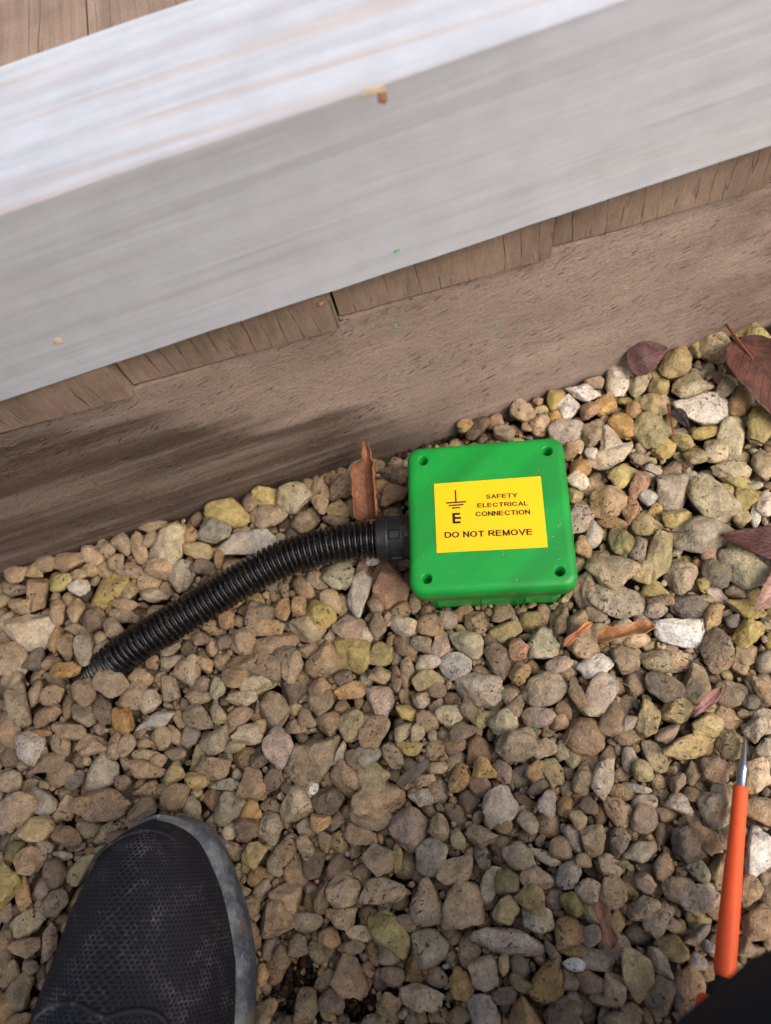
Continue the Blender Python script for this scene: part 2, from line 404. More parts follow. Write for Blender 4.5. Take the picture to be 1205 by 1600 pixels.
MAT = dict(
    stone=stone_material('gravel_stone', True), gravel=stone_material('gravel_mass', False),
    sleeper=wood_sleeper(), board=wood_board(), rail=wood_rail(),
    lid=plastic_green('green_plastic_lid'), body=plastic_green('green_plastic_body', True),
    yellow=simple('yellow_vinyl', (243, 187, 3), 0.42, 0.4, 60, 0.02),
    ink=simple('black_print', (26, 22, 14), 0.55, 0.3, 400, 0.1),
    screw=simple('dull_steel_screw', (70, 72, 70), 0.4, 0.5, 500, 0.2, 0.0, 0.8),
    hole=simple('dark_recess', (8, 40, 18), 0.6, 0.3),
    conduit=dusty('black_conduit', (12, 12, 16), (120, 112, 98), 0.24, 0.22, 300, 0.00002),
    adaptor=dusty('black_nylon', (19, 20, 25), (92, 88, 82), 0.42, 0.35, 90, 0.0001),
    orange=simple('orange_insulation', (226, 88, 42), 0.55, 0.35, 200, 0.06, 0.0001),
    steel=simple('tool_steel', (150, 158, 168), 0.28, 0.5, 300, 0.12, 0.00005, 1.0),
    grip=simple('black_grip', (28, 28, 30), 0.6, 0.3, 200, 0.2, 0.0002),
    shoe=shoe_mesh_material(),
    sole=rubber(),
    trim=dusty('black_shoe_trim', (20, 20, 24), (96, 96, 96), 0.7, 0.6, 60, 0.0004),
    cloth=dusty('black_trouser_cloth', (26, 26, 29), (44, 43, 44), 0.85, 0.5, 90, 0.0005, 0.2),
    skin=simple('skin', (196, 150, 126), 0.5, 0.4, 120, 0.08),
    hair=simple('brown_hair', (52, 40, 32), 0.7, 0.3, 400, 0.3, 0.001),
    soil=soil_material(),
    twig=simple('dead_twig', (58, 46, 44), 0.8, 0.2, 500, 0.3, 0.0003),
    root=simple('dry_rootlet', (150, 130, 104), 0.8, 0.2, 500, 0.2),
    fibre=simple('torn_wood_fibre', (128, 108, 92), 0.9, 0.1, 500, 0.3),
    knot=simple('resin_knot', (196, 178, 148), 0.5, 0.4, 160, 0.4, 0.0008),
    knot_dark=simple('bark_fleck', (150, 108, 82), 0.7, 0.3, 160, 0.3, 0.0006),
    swarf=simple('green_swarf', (40, 190, 84), 0.45, 0.4, 300, 0.1),
    bark=simple('grey_bark', (92, 84, 76), 0.9, 0.2, 260, 0.45, 0.001),
)
dm = NT('water_drop', 0.05, 0.5); dm.b.inputs['Transmission Weight'].default_value = 1.0; dm.b.inputs['IOR'].default_value = 1.33
MAT['drop'] = dm.m

# ------------------------------------------------------------------ timber edge
WALL_A = Vector((-0.2407, 0.24873, 0.0)); WALL_TH = math.radians(-3.2)
WALL = Matrix.Translation(WALL_A) @ Matrix.Rotation(WALL_TH, 4, 'Z')
WU = WALL.to_3x3() @ Vector((1, 0, 0)); WV = WALL.to_3x3() @ Vector((0, 1, 0))
def on_wall(px, py, v=0.0):                  # photo point -> (u, v, w) on the vertical plane v
    d = ray(px, py); o = WALL_A + WV*v
    t = (o-CAM).dot(WV)/d.dot(WV); P = CAM + d*t
    return Vector(((P-WALL_A).dot(WU), v, P.z))
def wood_bar(name, x0, x1, y0, y1, z0, z1, nx, ny, nz, amp, bev, seed, fr=18.0):
    """a sawn timber: a box whose faces wander slightly and whose arrises are rounded"""
    bm = bmesh.new()
    verts = {}
    def V(i, j, k):
        key = (i, j, k)
        if key not in verts:
            verts[key] = bm.verts.new((x0+(x1-x0)*i/nx, y0+(y1-y0)*j/ny, z0+(z1-z0)*k/nz))
        return verts[key]
    for i in range(nx):
        for j in range(ny):
            bm.faces.new((V(i, j, 0), V(i, j+1, 0), V(i+1, j+1, 0), V(i+1, j, 0)))
            bm.faces.new((V(i, j, nz), V(i+1, j, nz), V(i+1, j+1, nz), V(i, j+1, nz)))
        for k in range(nz):
            bm.faces.new((V(i, 0, k), V(i+1, 0, k), V(i+1, 0, k+1), V(i, 0, k+1)))
            bm.faces.new((V(i, ny, k), V(i, ny, k+1), V(i+1, ny, k+1), V(i+1, ny, k)))
    for j in range(ny):
        for k in range(nz):
            bm.faces.new((V(0, j, k), V(0, j, k+1), V(0, j+1, k+1), V(0, j+1, k)))
            bm.faces.new((V(nx, j, k), V(nx, j+1, k), V(nx, j+1, k+1), V(nx, j, k+1)))
    edges = [e for e in bm.edges if len(e.link_faces) == 2 and e.calc_face_angle(0) > 1.0]
    bmesh.ops.bevel(bm, geom=edges, offset=bev, segments=2, profile=0.6, affect='EDGES')
    for v in bm.verts:
        n = mnoise.noise_vector(Vector((v.co.x*fr, v.co.y*fr*2, v.co.z*fr*2))+Vector((seed, seed*2.3, 0)))
        n2 = mnoise.noise_vector(Vector((v.co.x*fr*6, v.co.y*fr*8, v.co.z*fr*8))+Vector((seed, 0, seed)))
        v.co += Vector((0, n.y, n.z))*amp + Vector((0, n2.y, n2.z))*amp*0.4
    me = bm_mesh(name, bm)
    me.set_sharp_from_angle(angle=math.radians(22))
    return me
SLEEPER_H = 0.1235
o = link('timber_sleeper', wood_bar('timber_sleeper', -0.55, 1.15, 0.0, 0.12, -0.09, SLEEPER_H, 220, 4, 26, 0.0012, 0.0016, 3.1), MAT['sleeper'])
o.matrix_world = WALL
tag(o, 'brown rough-sawn timber sleeper lying along the edge of the gravel, damp at its left', 'sleeper')
# torn fibres standing off the sawn face
vs_, fs_ = [], []
for i in range(420):
    px, py = RND.uniform(0, 1200), 0
    u = RND.uniform(-0.02, 0.52); zz = RND.uniform(0.004, SLEEPER_H) if RND.random() < .75 else RND.uniform(SLEEPER_H-.008, SLEEPER_H+.001)
    L = RND.uniform(0.0025, 0.008)*(1.6 if RND.random() < .06 else 1); a = RND.gauss(0.5, 0.7)
    p0 = Vector((u, -0.0004, zz)); d = Vector((math.cos(a), 0, math.sin(a)))
    bend = RND.uniform(-.4, .4); r = RND.uniform(0.00009, 0.0002)
    path = [p0 + d*L*t + Vector((-math.sin(a), 0, math.cos(a)))*bend*L*t*t + Vector((0, -1, 0))*RND.uniform(.0003, .0012)*math.sin(t*2.6) for t in (0, .33, .66, 1)]
    v, f = tube(path, [r, r, r*.8, r*.3], 3, False); b0 = len(vs_)
    vs_ += v; fs_ += [tuple(x+b0 for x in q) for q in f]
fo = link('wood_fibres', mesh_from('wood_fibres', vs_, fs_), MAT['fibre'], o); tag(fo, kind='stuff')

deck = empty('timber_deck', WALL)
tag(deck, 'deck of brown boards with sawn ends stepping out over the timber sleeper', 'deck')
BW = 0.1036; ANG = math.radians(-4.2)
for k in range(-5, 8):
    u0 = 0.1505 + BW*k
    me = wood_bar('deck_board', 0.0, BW*math.cos(ANG)-0.0012, 0.0, 0.9, 0.0, 0.0250, 14, 40, 4, 0.0006, 0.0012, 7.0+k*3.7, 26.0)
    b = link('deck_board', me, MAT['board'], deck)
    b.matrix_local = Matrix.Translation((u0, 0.0020+RND.uniform(-.0006, .0006), SLEEPER_H+0.0024)) @ Matrix.Rotation(ANG, 4, 'Z')

RAILM = WALL @ Matrix.Translation((0.2, -0.0062, 0.1535)) @ Matrix.Rotation(math.radians(-1.3), 4, 'Z') @ Matrix.Rotation(math.radians(-1.3), 4, 'Y') @ Matrix.Rotation(math.radians(0.2), 4, 'X')
rail = link('timber_rail', wood_bar('timber_rail', -0.75, 0.95, 0.0, 0.079, 0.0, 0.0852, 120, 6, 6, 0.0008, 0.0013, 21.0, 9.0), MAT['rail'])
rail.matrix_world = RAILM
tag(rail, 'pale grey-white planed timber rail lying across the deck edge', 'timber rail')
RI = RAILM.inverted()
def on_rail(px, py):                          # on the rail's front face
    n = (RAILM.to_3x3() @ Vector((0, 1, 0))); d = ray(px, py); t = (RAILM.translation-CAM).dot(n)/d.dot(n)
    return RI @ (CAM + d*t)
def lump(name, size, seed, mat, parent, loc, rough=0.35, sub=2):
    bm = bmesh.new(); bmesh.ops.create_icosphere(bm, subdivisions=sub, radius=1.0)
    for v in bm.verts:
        n = mnoise.noise(v.co*1.9+Vector((seed, 0, 0))); v.co *= 1+rough*n
        v.co.x *= size[0]; v.co.y *= size[1]; v.co.z *= size[2]
    o = link(name, bm_mesh(name, bm), mat, parent); o.location = loc; return o
p = on_rail(588, 134); kn = lump('knot', (0.0062, 0.0007, 0.0018), 2.0, MAT['knot'], rail, (p.x-.001, 0.0004, 0.0836), 0.5, 3)
p = on_rail(597, 152); lump('knot', (0.0022, 0.0007, 0.0036), 5.0, MAT['knot_dark'], rail, (p.x, 0.0004, p.z), 0.4, 3)
p = on_rail(91, 533); lump('knot', (0.0026, 0.0007, 0.0028), 9.0, MAT['knot'], rail, (p.x, 0.0003, p.z), 0.3, 3)
for qx, qy, sx, sz in ((118, 570, .004, .0012), (58, 597, .003, .0011)):
    p = on_rail(qx, qy); lump('resin_smear', (sx, 0.0003, sz), qx, simple('pale_resin', (188, 190, 188), 0.4), rail, (p.x, 0.0002, p.z), 0.4, 3)

# ------------------------------------------------------------------ gravel bed
bm = bmesh.new()
NX = 90
def warp(t): return t*0.6 if abs(t) <= 0.7 else math.copysign(0.42+((abs(t)-0.7)/0.3)**3*24.0, t)
grid = [[bm.verts.new((warp(-1+2*i/NX), warp(-1+2*j/NX)+0.05, 0)) for j in range(NX+1)] for i in range(NX+1)]
for i in range(NX):
    for j in range(NX): bm.faces.new((grid[i][j], grid[i+1][j], grid[i+1][j+1], grid[i][j+1]))
for v in bm.verts:
    v.co.z = -0.0205 + 0.0035*mnoise.noise(v.co*28) + 0.0015*mnoise.noise(v.co*110)
bed = link('gravel_bed', bm_mesh('gravel_bed', bm), MAT['soil']); tag(bed, kind='structure')
bed['label'] = 'bed of loose tan river gravel over dark soil'

# unit stone shapes: rounded polyhedra
def ico(sub):
    bm = bmesh.new(); bmesh.ops.create_icosphere(bm, subdivisions=sub, radius=1.0)
    bm.verts.ensure_lookup_table()
    v = np.array([x.co[:] for x in bm.verts]); f = np.array([[w_.index for w_ in x.verts] for x in bm.faces]); bm.free()
    return v/np.linalg.norm(v, axis=1)[:, None], f
ICO = {s: ico(s) for s in (2, 3, 4)}
NSH = 44
def shape_params(k):
    r = np.random.RandomState(100+k)
    n = r.randint(7, 15); nr = r.normal(size=(n, 3)); nr /= np.linalg.norm(nr, axis=1)[:, None]
    h = r.uniform(0.52, 0.98, n); p = r.choice([7, 9, 12, 18, 30])
    return nr, h, p, r.uniform(0, 50), r.uniform(0.5, 1.5)
SHP = [shape_params(k) for k in range(NSH)]
_cache = {}
def stone_shape(k, sub):
    if (k, sub) in _cache: return _cache[(k, sub)]
    d, f = ICO[sub]; nr, h, p, off, rg = SHP[k]
    g = np.maximum(d@nr.T, 0)/h
    r = 1.0/((g**p).sum(1)+0.9**p)**(1.0/p)
    V = d*r[:, None]
    amp = np.array([mnoise.noise(Vector(v*1.6)+Vector((off, 0, 0)))*0.15+mnoise.noise(Vector(v*3.8)+Vector((0, off, 0)))*0.075*rg
                    + (mnoise.noise(Vector(v*10)+Vector((0, 0, off)))*0.030*rg if sub > 2 else 0) for v in V])
    V = V*(1+amp)[:, None]
    V -= (V.max(0)+V.min(0))/2; V /= (V.max(0)-V.min(0))/2
    _cache[(k, sub)] = (V, f); return V, f

PAL = dict(t=(164, 143, 114, 0), T=(166, 147, 119, 0), b=(140, 120, 95, 0), d=(106, 93, 79, 0), g=(157, 149, 130, .08), G=(177, 171, 158, 0),
           o=(170, 138, 92, 0), O=(176, 138, 78, .05), y=(174, 157, 114, .22), Y=(174, 158, 96, .55), w=(208, 198, 182, 0), W=(226, 220, 208, 0),
           l=(161, 145, 131, 0), r=(160, 125, 100, 0), k=(184, 175, 144, .14), p=(190, 176, 150, 0), m=(122, 118, 82, .4), n=(98, 91, 83, 0))
def tint(c, r, jit=0.07):
    R_, G_, B_, A_ = PAL[c]; f_ = .12 if c in 'Ww' else .3; R_, G_, B_ = R_+(166-R_)*f_, G_+(146-G_)*f_, B_+(117-B_)*f_
    A_ *= .8; s = 1+r.uniform(-jit, jit); wv = r.uniform(-.03, .03)
    a = lin(min(255, R_*s*(1+wv)), min(255, G_*s), min(255, B_*s*(1-wv)*1.02), 0.90)
    return (a[0], a[1], a[2], max(0.0, min(1.0, A_*r.uniform(.7, 1.3) + (r.uniform(0, .15) if A_ == 0 and r.random() < .15 else 0))))

# where the stones of the photograph lie: photo x, y, length, width, slant, colour
STONES = """
22,898,45,25,-5,t;50,894,40,15,-10,y;61,879,46,24,10,t;108,879,50,28,0,t;146,868,38,30,-50,t;166,858,38,28,110,t;190,849,36,28,-50,t;217,856,46,24,-70,t;237,843,25,22,0,t;239,823,42,20,15,t
262,848,66,52,60,k;294,836,36,31,80,o;310,862,46,25,-10,y;332,830,52,48,-45,g;358,800,66,42,-15,Y;388,850,90,42,12,w;319,886,40,24,0,d;343,873,30,14,90,o;282,901,46,42,90,g;254,888,50,32,5,t
204,891,42,24,0,t;183,879,30,22,60,t;163,891,28,22,20,t;143,889,24,22,0,y;123,898,24,17,0,t;93,911,42,26,-5,Y;123,918,32,22,15,w;166,924,78,45,25,Y;202,926,30,26,45,y;239,930,46,22,-15,p
194,944,46,17,-8,t;193,962,44,22,-10,t;178,981,36,30,0,t;146,969,42,34,70,d;118,951,44,26,90,t;88,957,38,30,110,t;60,929,52,34,80,t;25,922,34,20,0,d;30,947,32,26,-20,t;48,989,78,55,-8,p
88,997,44,22,80,o;105,1012,44,30,80,t;134,1016,46,28,-70,g;116,982,28,20,10,t;136,991,26,14,-50,t;156,997,24,20,40,t;165,1014,36,30,10,b;15,1030,54,50,0,t;55,1033,44,32,30,d;80,1034,30,18,25,t
98,1047,60,25,15,O;240,1034,26,22,90,t;267,1017,32,17,25,t;267,1034,30,20,10,t;292,1046,50,34,70,t;320,1037,30,24,-60,t;355,966,34,26,90,b;352,1002,26,24,0,d;312,999,26,22,0,d;378,1002,40,36,60,t;375,972,20,20,0,b
25,1098,76,48,-60,t;22,1058,36,30,90,t;8,1143,56,42,90,b;81,1088,36,32,0,t;57,1082,44,22,90,b;72,1116,50,28,20,b;108,1103,44,18,90,b;130,1080,44,38,80,b;170,1065,54,47,-10,b;132,1118,36,34,0,t
161,1110,44,28,-70,d;190,1126,46,42,-50,O;212,1090,48,42,50,t;234,1097,38,30,80,p;243,1126,62,26,25,G;266,1078,40,34,60,t;222,1058,36,26,0,t;108,1143,50,32,-25,t;146,1163,52,32,10,t;64,1146,40,11,-3,o
95,1164,34,28,-50,b;50,1171,54,44,-60,w;72,1194,60,28,25,b;95,1207,44,32,45,b;114,1217,36,26,50,d;156,1207,58,50,20,p;178,1166,42,22,75,t;199,1166,38,22,75,t;226,1202,60,28,-15,t;232,1236,48,28,12,t
191,1224,24,24,0,d;162,1258,90,48,5,b;68,1252,46,34,-60,G;15,1222,36,30,20,g;30,1265,62,48,60,t;55,1293,54,42,-10,y;100,1305,50,38,-20,b;105,1265,44,28,50,t;220,1264,46,28,30,b;269,1246,48,44,0,b
299,1261,32,26,-60,k;360,1262,60,40,75,g;354,1226,48,18,5,g;307,1219,36,28,-10,y;332,1201,50,36,-10,t;272,1206,38,34,90,y;247,1189,28,22,20,t;229,1179,44,17,5,y;274,1178,36,20,0,b;339,1158,50,36,20,T
372,1123,46,26,35,t;342,1116,30,28,0,k;310,1120,46,36,-20,b;281,1124,30,20,90,t;254,1153,34,30,-80,t;271,1149,38,22,-65,t;309,1090,42,22,0,b;316,1072,30,24,50,b;340,1075,34,22,90,k;378,1093,46,26,5,g;373,1057,48,38,10,b
415,778,40,30,-10,Y;459,778,58,42,-5,k;393,784,34,24,80,b;500,774,66,28,95,t;536,760,42,40,0,t;420,807,58,34,5,t;475,816,38,30,0,t;530,796,38,26,0,y;553,793,30,22,70,t;524,812,42,16,0,b
616,774,42,36,80,b;624,745,26,24,0,d;527,899,56,48,-20,k;562,929,70,34,82,G;603,893,46,30,5,t;610,925,56,48,60,r;475,919,40,28,-50,b;497,906,36,24,-20,t;444,919,32,18,85,b;443,951,38,24,75,o
468,948,34,24,80,o;407,960,44,42,80,b;415,980,56,26,3,t;517,941,38,32,-60,t;500,960,46,42,-45,Y;479,983,58,42,5,t;550,982,56,40,-15,l;571,996,30,30,0,p;591,979,42,26,90,t;633,977,42,40,30,p
550,1021,64,58,-35,Y;594,1024,44,36,30,m;661,1005,34,32,-30,l;635,1009,36,32,0,b;672,976,40,34,0,b;626,953,34,32,90,b;649,942,34,18,95,t;484,1017,36,24,10,b;382,1005,40,34,40,t;430,1005,70,36,20,b
443,1026,44,36,50,d;398,1038,84,44,-10,b;455,1043,52,32,70,t;505,1036,56,46,30,t;582,877,26,14,0,w;608,968,24,14,90,t;588,941,36,26,80,b;565,889,34,24,90,b;536,947,30,16,90,b
401,1072,56,34,-10,k;427,1110,56,46,-80,t;404,1135,28,22,80,o;388,1148,48,30,-20,p;479,1122,32,30,0,b;513,1132,40,38,0,t;498,1075,34,30,50,b;502,1094,42,40,30,b;550,1081,50,26,12,o;552,1132,52,42,90,y
584,1142,60,44,70,t;597,1096,58,38,-65,l;592,1055,36,30,10,t;619,1061,40,20,90,b;637,1053,50,22,90,b;670,1036,40,26,5,G;668,1062,46,30,8,y;681,1078,32,26,0,b;658,1094,26,26,0,t;637,1113,40,25,5,Y
668,1127,36,34,0,b;630,1143,36,24,60,k;651,1146,28,22,70,k;639,1170,42,22,-3,Y;613,1181,42,28,-60,t;575,1180,44,36,0,G;555,1187,38,30,-50,b;531,1177,42,20,70,p;436,1168,60,46,-70,l;486,1188,108,60,62,T
488,1233,26,18,80,W;539,1217,60,40,-80,t;511,1251,50,46,0,d;582,1220,54,46,40,y;591,1247,78,58,20,t;579,1278,62,40,-10,t;658,1246,42,28,-5,p;640,1294,64,58,-45,l;460,1258,50,48,30,k;395,1223,50,44,80,t
425,1223,46,26,65,d;394,1265,32,32,0,O;385,1296,40,36,0,d;421,1292,46,42,60,g;501,1286,30,30,0,o;563,1306,54,30,-15,t;684,1293,44,32,-80,t;367,1165,36,20,10,y;405,1186,28,26,0,d;664,1219,32,18,10,t;684,1200,32,20,20,t;536,1061,30,30,0,d
397,1337,42,36,80,y;446,1327,54,30,65,t;477,1325,38,28,80,t;429,1354,34,24,-55,t;446,1403,54,48,60,t;427,1435,60,54,30,T;537,1390,54,50,-60,p;597,1392,70,44,15,t;592,1342,50,50,30,b;501,1404,54,28,80,b
534,1435,46,34,5,t;479,1441,48,30,0,b;665,1416,74,50,-65,t;675,1340,54,54,20,g;712,1360,62,44,30,t;609,1459,80,46,-50,Y;672,1483,60,56,90,g;562,1458,46,26,-15,p;549,1480,42,22,10,b;514,1465,34,30,0,o
467,1480,36,32,60,b;439,1497,34,28,-60,b;542,1526,80,50,-65,b;606,1492,38,34,-40,b;614,1526,34,30,0,b;659,1558,68,46,-10,p;610,1568,40,36,90,b;477,1574,60,38,70,b;518,1567,40,40,0,d;414,1579,44,28,65,b;411,1523,34,18,90,o;622,1340,48,14,90,Y;634,1440,34,28,0,b
701,969,28,28,0,l;746,974,38,38,0,t;790,987,50,34,-3,y;827,972,34,32,0,m;731,1003,54,36,-35,k;711,1038,46,40,35,G;746,1074,72,50,-20,G;690,1007,44,32,80,l;783,1032,56,40,-70,b;811,1015,34,30,80,r
849,1012,56,48,60,k;874,1038,42,24,25,l;812,1052,36,32,80,o;852,1081,76,48,20,T;874,970,60,32,70,b;900,975,46,30,60,t;911,1007,50,46,0,t;930,1040,54,34,20,W;939,1087,68,46,75,G;903,1087,60,26,-75,b
958,1124,52,42,55,b;913,1147,64,58,-20,b;842,1119,48,34,15,l;809,1161,68,52,10,t;850,1170,36,34,40,p;787,1129,44,40,20,k;701,1120,42,36,0,k;732,1110,38,26,-70,b;723,1142,42,28,25,b;756,1199,36,34,0,O
720,1219,46,34,60,o;750,1226,36,34,-60,r;786,1206,38,28,-70,l;837,1205,36,30,80,o;864,1207,44,32,-55,y;897,1186,28,28,0,y;944,1214,60,34,65,p;807,1104,40,26,50,b;875,1129,26,24,0,t;911,1219,44,32,80,t;882,1176,36,28,80,g;842,1229,40,22,25,d
780,1262,66,56,60,G;787,1293,28,18,10,o;826,1285,36,30,-30,t;854,1257,44,32,90,l;882,1260,32,24,80,o;902,1280,32,28,-40,t;900,1310,46,28,-65,l;929,1313,50,44,-50,t;966,1265,56,34,-55,t;875,1324,36,34,0,t
852,1339,54,18,-30,p;812,1339,56,40,-35,t;752,1307,50,38,0,b;716,1311,34,22,-75,y;755,1339,44,22,-60,b;765,1382,58,26,75,k;839,1372,48,36,0,t;889,1369,46,36,60,p;920,1392,40,40,0,l;959,1392,56,40,90,t
951,1352,40,30,-30,g;911,1344,24,22,0,t;966,1317,50,36,70,t;919,1260,30,28,0,d;794,1377,40,36,0,m
726,1417,80,66,75,T;795,1472,114,40,-10,G;791,1424,46,38,80,y;834,1404,54,40,-35,y;841,1435,54,40,-15,k;893,1415,40,37,80,Y;892,1455,56,46,20,o;926,1463,36,28,80,G;755,1518,50,48,80,p;721,1539,56,36,-75,O
854,1536,58,56,30,O;787,1506,38,16,88,y;811,1511,38,28,-55,b;898,1507,38,20,-15,W;934,1501,50,32,-10,p;899,1487,54,20,8,o;865,1490,46,16,-65,b;786,1557,40,26,15,d;813,1537,40,20,-40,m;757,1584,60,46,-50,G
820,1588,56,56,0,o;878,1582,60,50,20,b;896,1566,34,26,90,k;961,1547,46,38,80,p;925,1534,48,38,0,b;940,1559,36,22,-15,y;890,1530,34,30,90,b;715,1590,38,30,0,t
887,637,38,36,0,W;911,612,52,28,-12,w;929,596,28,18,-15,t;964,594,52,36,80,w;996,604,36,32,0,k;1031,603,36,32,30,Y;1060,563,54,44,60,y;1083,539,24,22,0,Y;1118,540,50,48,30,k;1079,600,62,46,5,k
1098,642,90,46,8,w;1158,626,50,40,80,o;1122,589,26,18,80,l;1132,609,30,28,80,l;870,657,28,28,0,O;867,623,34,26,60,Y;949,629,42,34,60,O;923,642,34,28,0,r;886,673,52,40,25,l;972,663,42,33,-15,O
926,676,46,46,0,t;953,690,46,40,60,G;1017,673,56,52,20,y;992,639,26,24,0,o;1017,632,46,40,0,y;1033,632,28,28,0,p;956,713,70,30,20,p;924,709,20,20,0,W;907,730,32,32,0,O;1036,700,38,34,10,Y
1066,688,36,22,-15,Y;1142,682,62,48,65,k;1115,703,42,36,-60,k;1188,665,54,42,80,Y;1192,725,56,36,70,k;1143,736,58,30,0,k;1088,712,36,30,20,y;1178,519,66,40,-5,Y;1105,675,46,20,15,Y;1000,716,30,22,0,t;891,700,34,26,80,r;904,695,28,16,80,k
904,750,34,26,-15,w;970,747,40,36,60,Y;999,757,46,30,50,r;953,784,60,46,15,t;985,799,40,28,80,r;1015,777,34,24,0,w;1052,767,62,54,-60,G;1112,780,80,54,-50,k;1098,832,96,56,15,g;1058,812,42,28,10,Y
1012,820,46,30,5,y;973,846,52,42,-60,m;1030,870,84,40,80,y;997,857,34,26,80,l;956,895,84,58,-15,g;963,942,92,48,-3,g;1003,892,36,32,80,y;1023,920,42,24,-8,Y;1066,903,50,48,10,t;1078,948,60,36,-3,n
1063,986,84,42,-6,W;1115,962,48,28,60,o;1169,989,54,42,15,Y;1163,949,62,30,-25,Y;1158,885,78,46,-38,k;1118,896,48,34,-25,n;1109,865,28,28,0,r;1099,913,26,20,80,Y;1032,938,40,17,5,b;1025,955,34,24,0,l
1163,780,38,36,60,Y;1131,771,34,24,-15,Y;1181,807,36,16,85,w;1160,810,28,28,0,y;1199,787,40,34,80,w;1149,754,44,22,0,Y;907,812,50,36,70,l;927,836,40,26,75,G;911,856,38,30,-80,t;900,773,28,24,80,y
914,926,60,42,80,l;931,960,36,24,-15,t;957,816,46,17,-5,b;1146,972,24,24,0,l
1025,1031,56,36,-25,k;978,1032,44,42,0,t;1121,1017,64,50,80,b;1164,1022,38,36,80,t;1157,1040,30,24,-35,t;1193,1032,36,32,80,g;1090,1066,62,42,80,t;1037,1075,62,42,-15,n;1186,1075,60,34,-45,b;1142,1081,48,44,30,b
1013,1124,56,38,90,y;1057,1112,48,40,30,y;1105,1132,54,36,-5,y;1044,1146,40,28,40,l;1080,1167,96,38,8,y;1139,1163,50,34,-70,y;1180,1140,40,40,0,g;1021,1182,58,30,-50,k;984,1187,38,24,85,p;1005,1205,38,34,-50,y
982,1130,34,22,50,l;981,1152,42,24,10,b;1082,1209,40,26,90,b;1118,1203,48,36,-25,l;1184,1213,54,44,80,p;1059,1224,36,24,70,b;1129,1242,44,38,80,g;1116,1264,60,48,-50,g;1189,1264,60,44,-40,t;1006,1255,40,28,20,p
1008,1279,46,38,80,l;1063,1255,44,26,-20,G;1081,1242,30,24,0,b;1195,1170,34,26,80,p;995,1232,46,13,-12,w;1173,1097,28,22,0,d
1002,1332,54,34,25,g;1072,1321,60,46,-60,n;1101,1307,62,32,-45,b;1037,1356,48,30,80,b;1092,1360,42,28,-30,k;1009,1379,32,32,0,l;1094,1405,62,46,5,G;1061,1391,50,40,0,b;1006,1422,52,38,40,t;1032,1437,54,38,50,p
1050,1481,52,42,0,y;995,1523,90,46,-75,y;1033,1507,60,30,-55,k;1076,1549,86,46,85,b;1092,1463,48,26,35,l;1090,1502,28,28,0,G;1109,1480,24,22,0,G;1182,1333,76,42,80,W;1173,1393,50,34,80,t;1188,1446,60,54,60,t
1164,1481,36,28,-70,t;1122,1362,60,30,80,t;1032,1554,70,50,80,b;988,1578,36,24,0,y;973,1593,56,30,0,t;1050,1446,26,26,0,p;1067,1591,34,20,0,t
45,1346,42,42,0,t;68,1324,32,24,-15,l;96,1337,36,14,-8,p;83,1366,46,42,60,d;128,1358,54,28,60,y;86,1412,48,34,70,t;43,1444,56,40,15,k;38,1482,50,30,5,t;36,1395,60,26,-65,o;10,1385,70,44,80,Y
76,1471,56,24,85,t;34,1549,52,44,55,t;20,1517,38,24,75,b;47,1510,24,24,0,b;22,1330,34,30,80,m;6,1580,50,38,80,o;32,1593,40,30,0,t;5,1485,60,30,90,b
816,645,38,36,0,t;845,666,32,28,30,t;747,670,44,26,50,d;774,660,26,26,0,r;787,677,34,24,0,b;825,666,20,16,0,t;845,642,24,14,20,y;753,685,18,14,0,d;841,626,16,14,0,r;727,665,26,18,20,o
"""
rows = []
for ln in STONES.split('\n'):
    for it in ln.split(';'):
        if it.strip():
            q = it.strip().split(','); rows.append((float(q[0]), float(q[1]), float(q[2]), float(q[3]), float(q[4]), q[5]))
def wall_y(x):                                # the sleeper's face in plan
    return WALL_A.y + (x-WALL_A.x)*math.tan(WALL_TH)
rs = random.Random(5)
placed = []
OVER = {(165, 1014), (170, 1065), (178, 981), (134, 1016), (98, 1047), (156, 997), (130, 1080)}    # stones heaped on the buried conduit
for (px, py, L, W_, a, c) in rows:
    mmpp = 1.0/ (FPX/((at(px, py)-CAM).dot(FW)))
    T_ = W_*mmpp*rs.uniform(0.62, 0.85)
    T_ = min(T_, 0.0145)
    top = -0.0030 + 0.50*T_ + rs.uniform(0, 0.0045)
    zc = top - T_/2
    if (px, py) in OVER: zc += .010
    if 690 < px < 890 and 955 < py < 1000: zc -= .004
    ca, sa = math.cos(math.radians(a)), math.sin(math.radians(a))
    c0 = at(px, py, zc)
    A1 = at(px+ca*L/2, py-sa*L/2, zc)-at(px-ca*L/2, py+sa*L/2, zc)
    B1 = at(px-sa*W_/2, py-ca*W_/2, zc)-at(px+sa*W_/2, py+ca*W_/2, zc)
    l_, w__ = A1.length, B1.length
    ang = math.atan2(A1.y, A1.x)
    ov = 1.10
    x, y = c0.x, c0.y
    lim = wall_y(x) - 0.30*w__
    if y > lim: y = lim
    placed.append(dict(px=(int(px), int(py)), x=x, y=y, z=zc, s=(l_/2*ov, w__/2*ov, T_/2*1.1), a=ang, c=c, area=L*W_, tx=rs.gauss(0, .2), ty=rs.gauss(0, .16), k=rs.randrange(NSH), fl=rs.random() < .5))
placed.sort(key=lambda d: -d['area'])

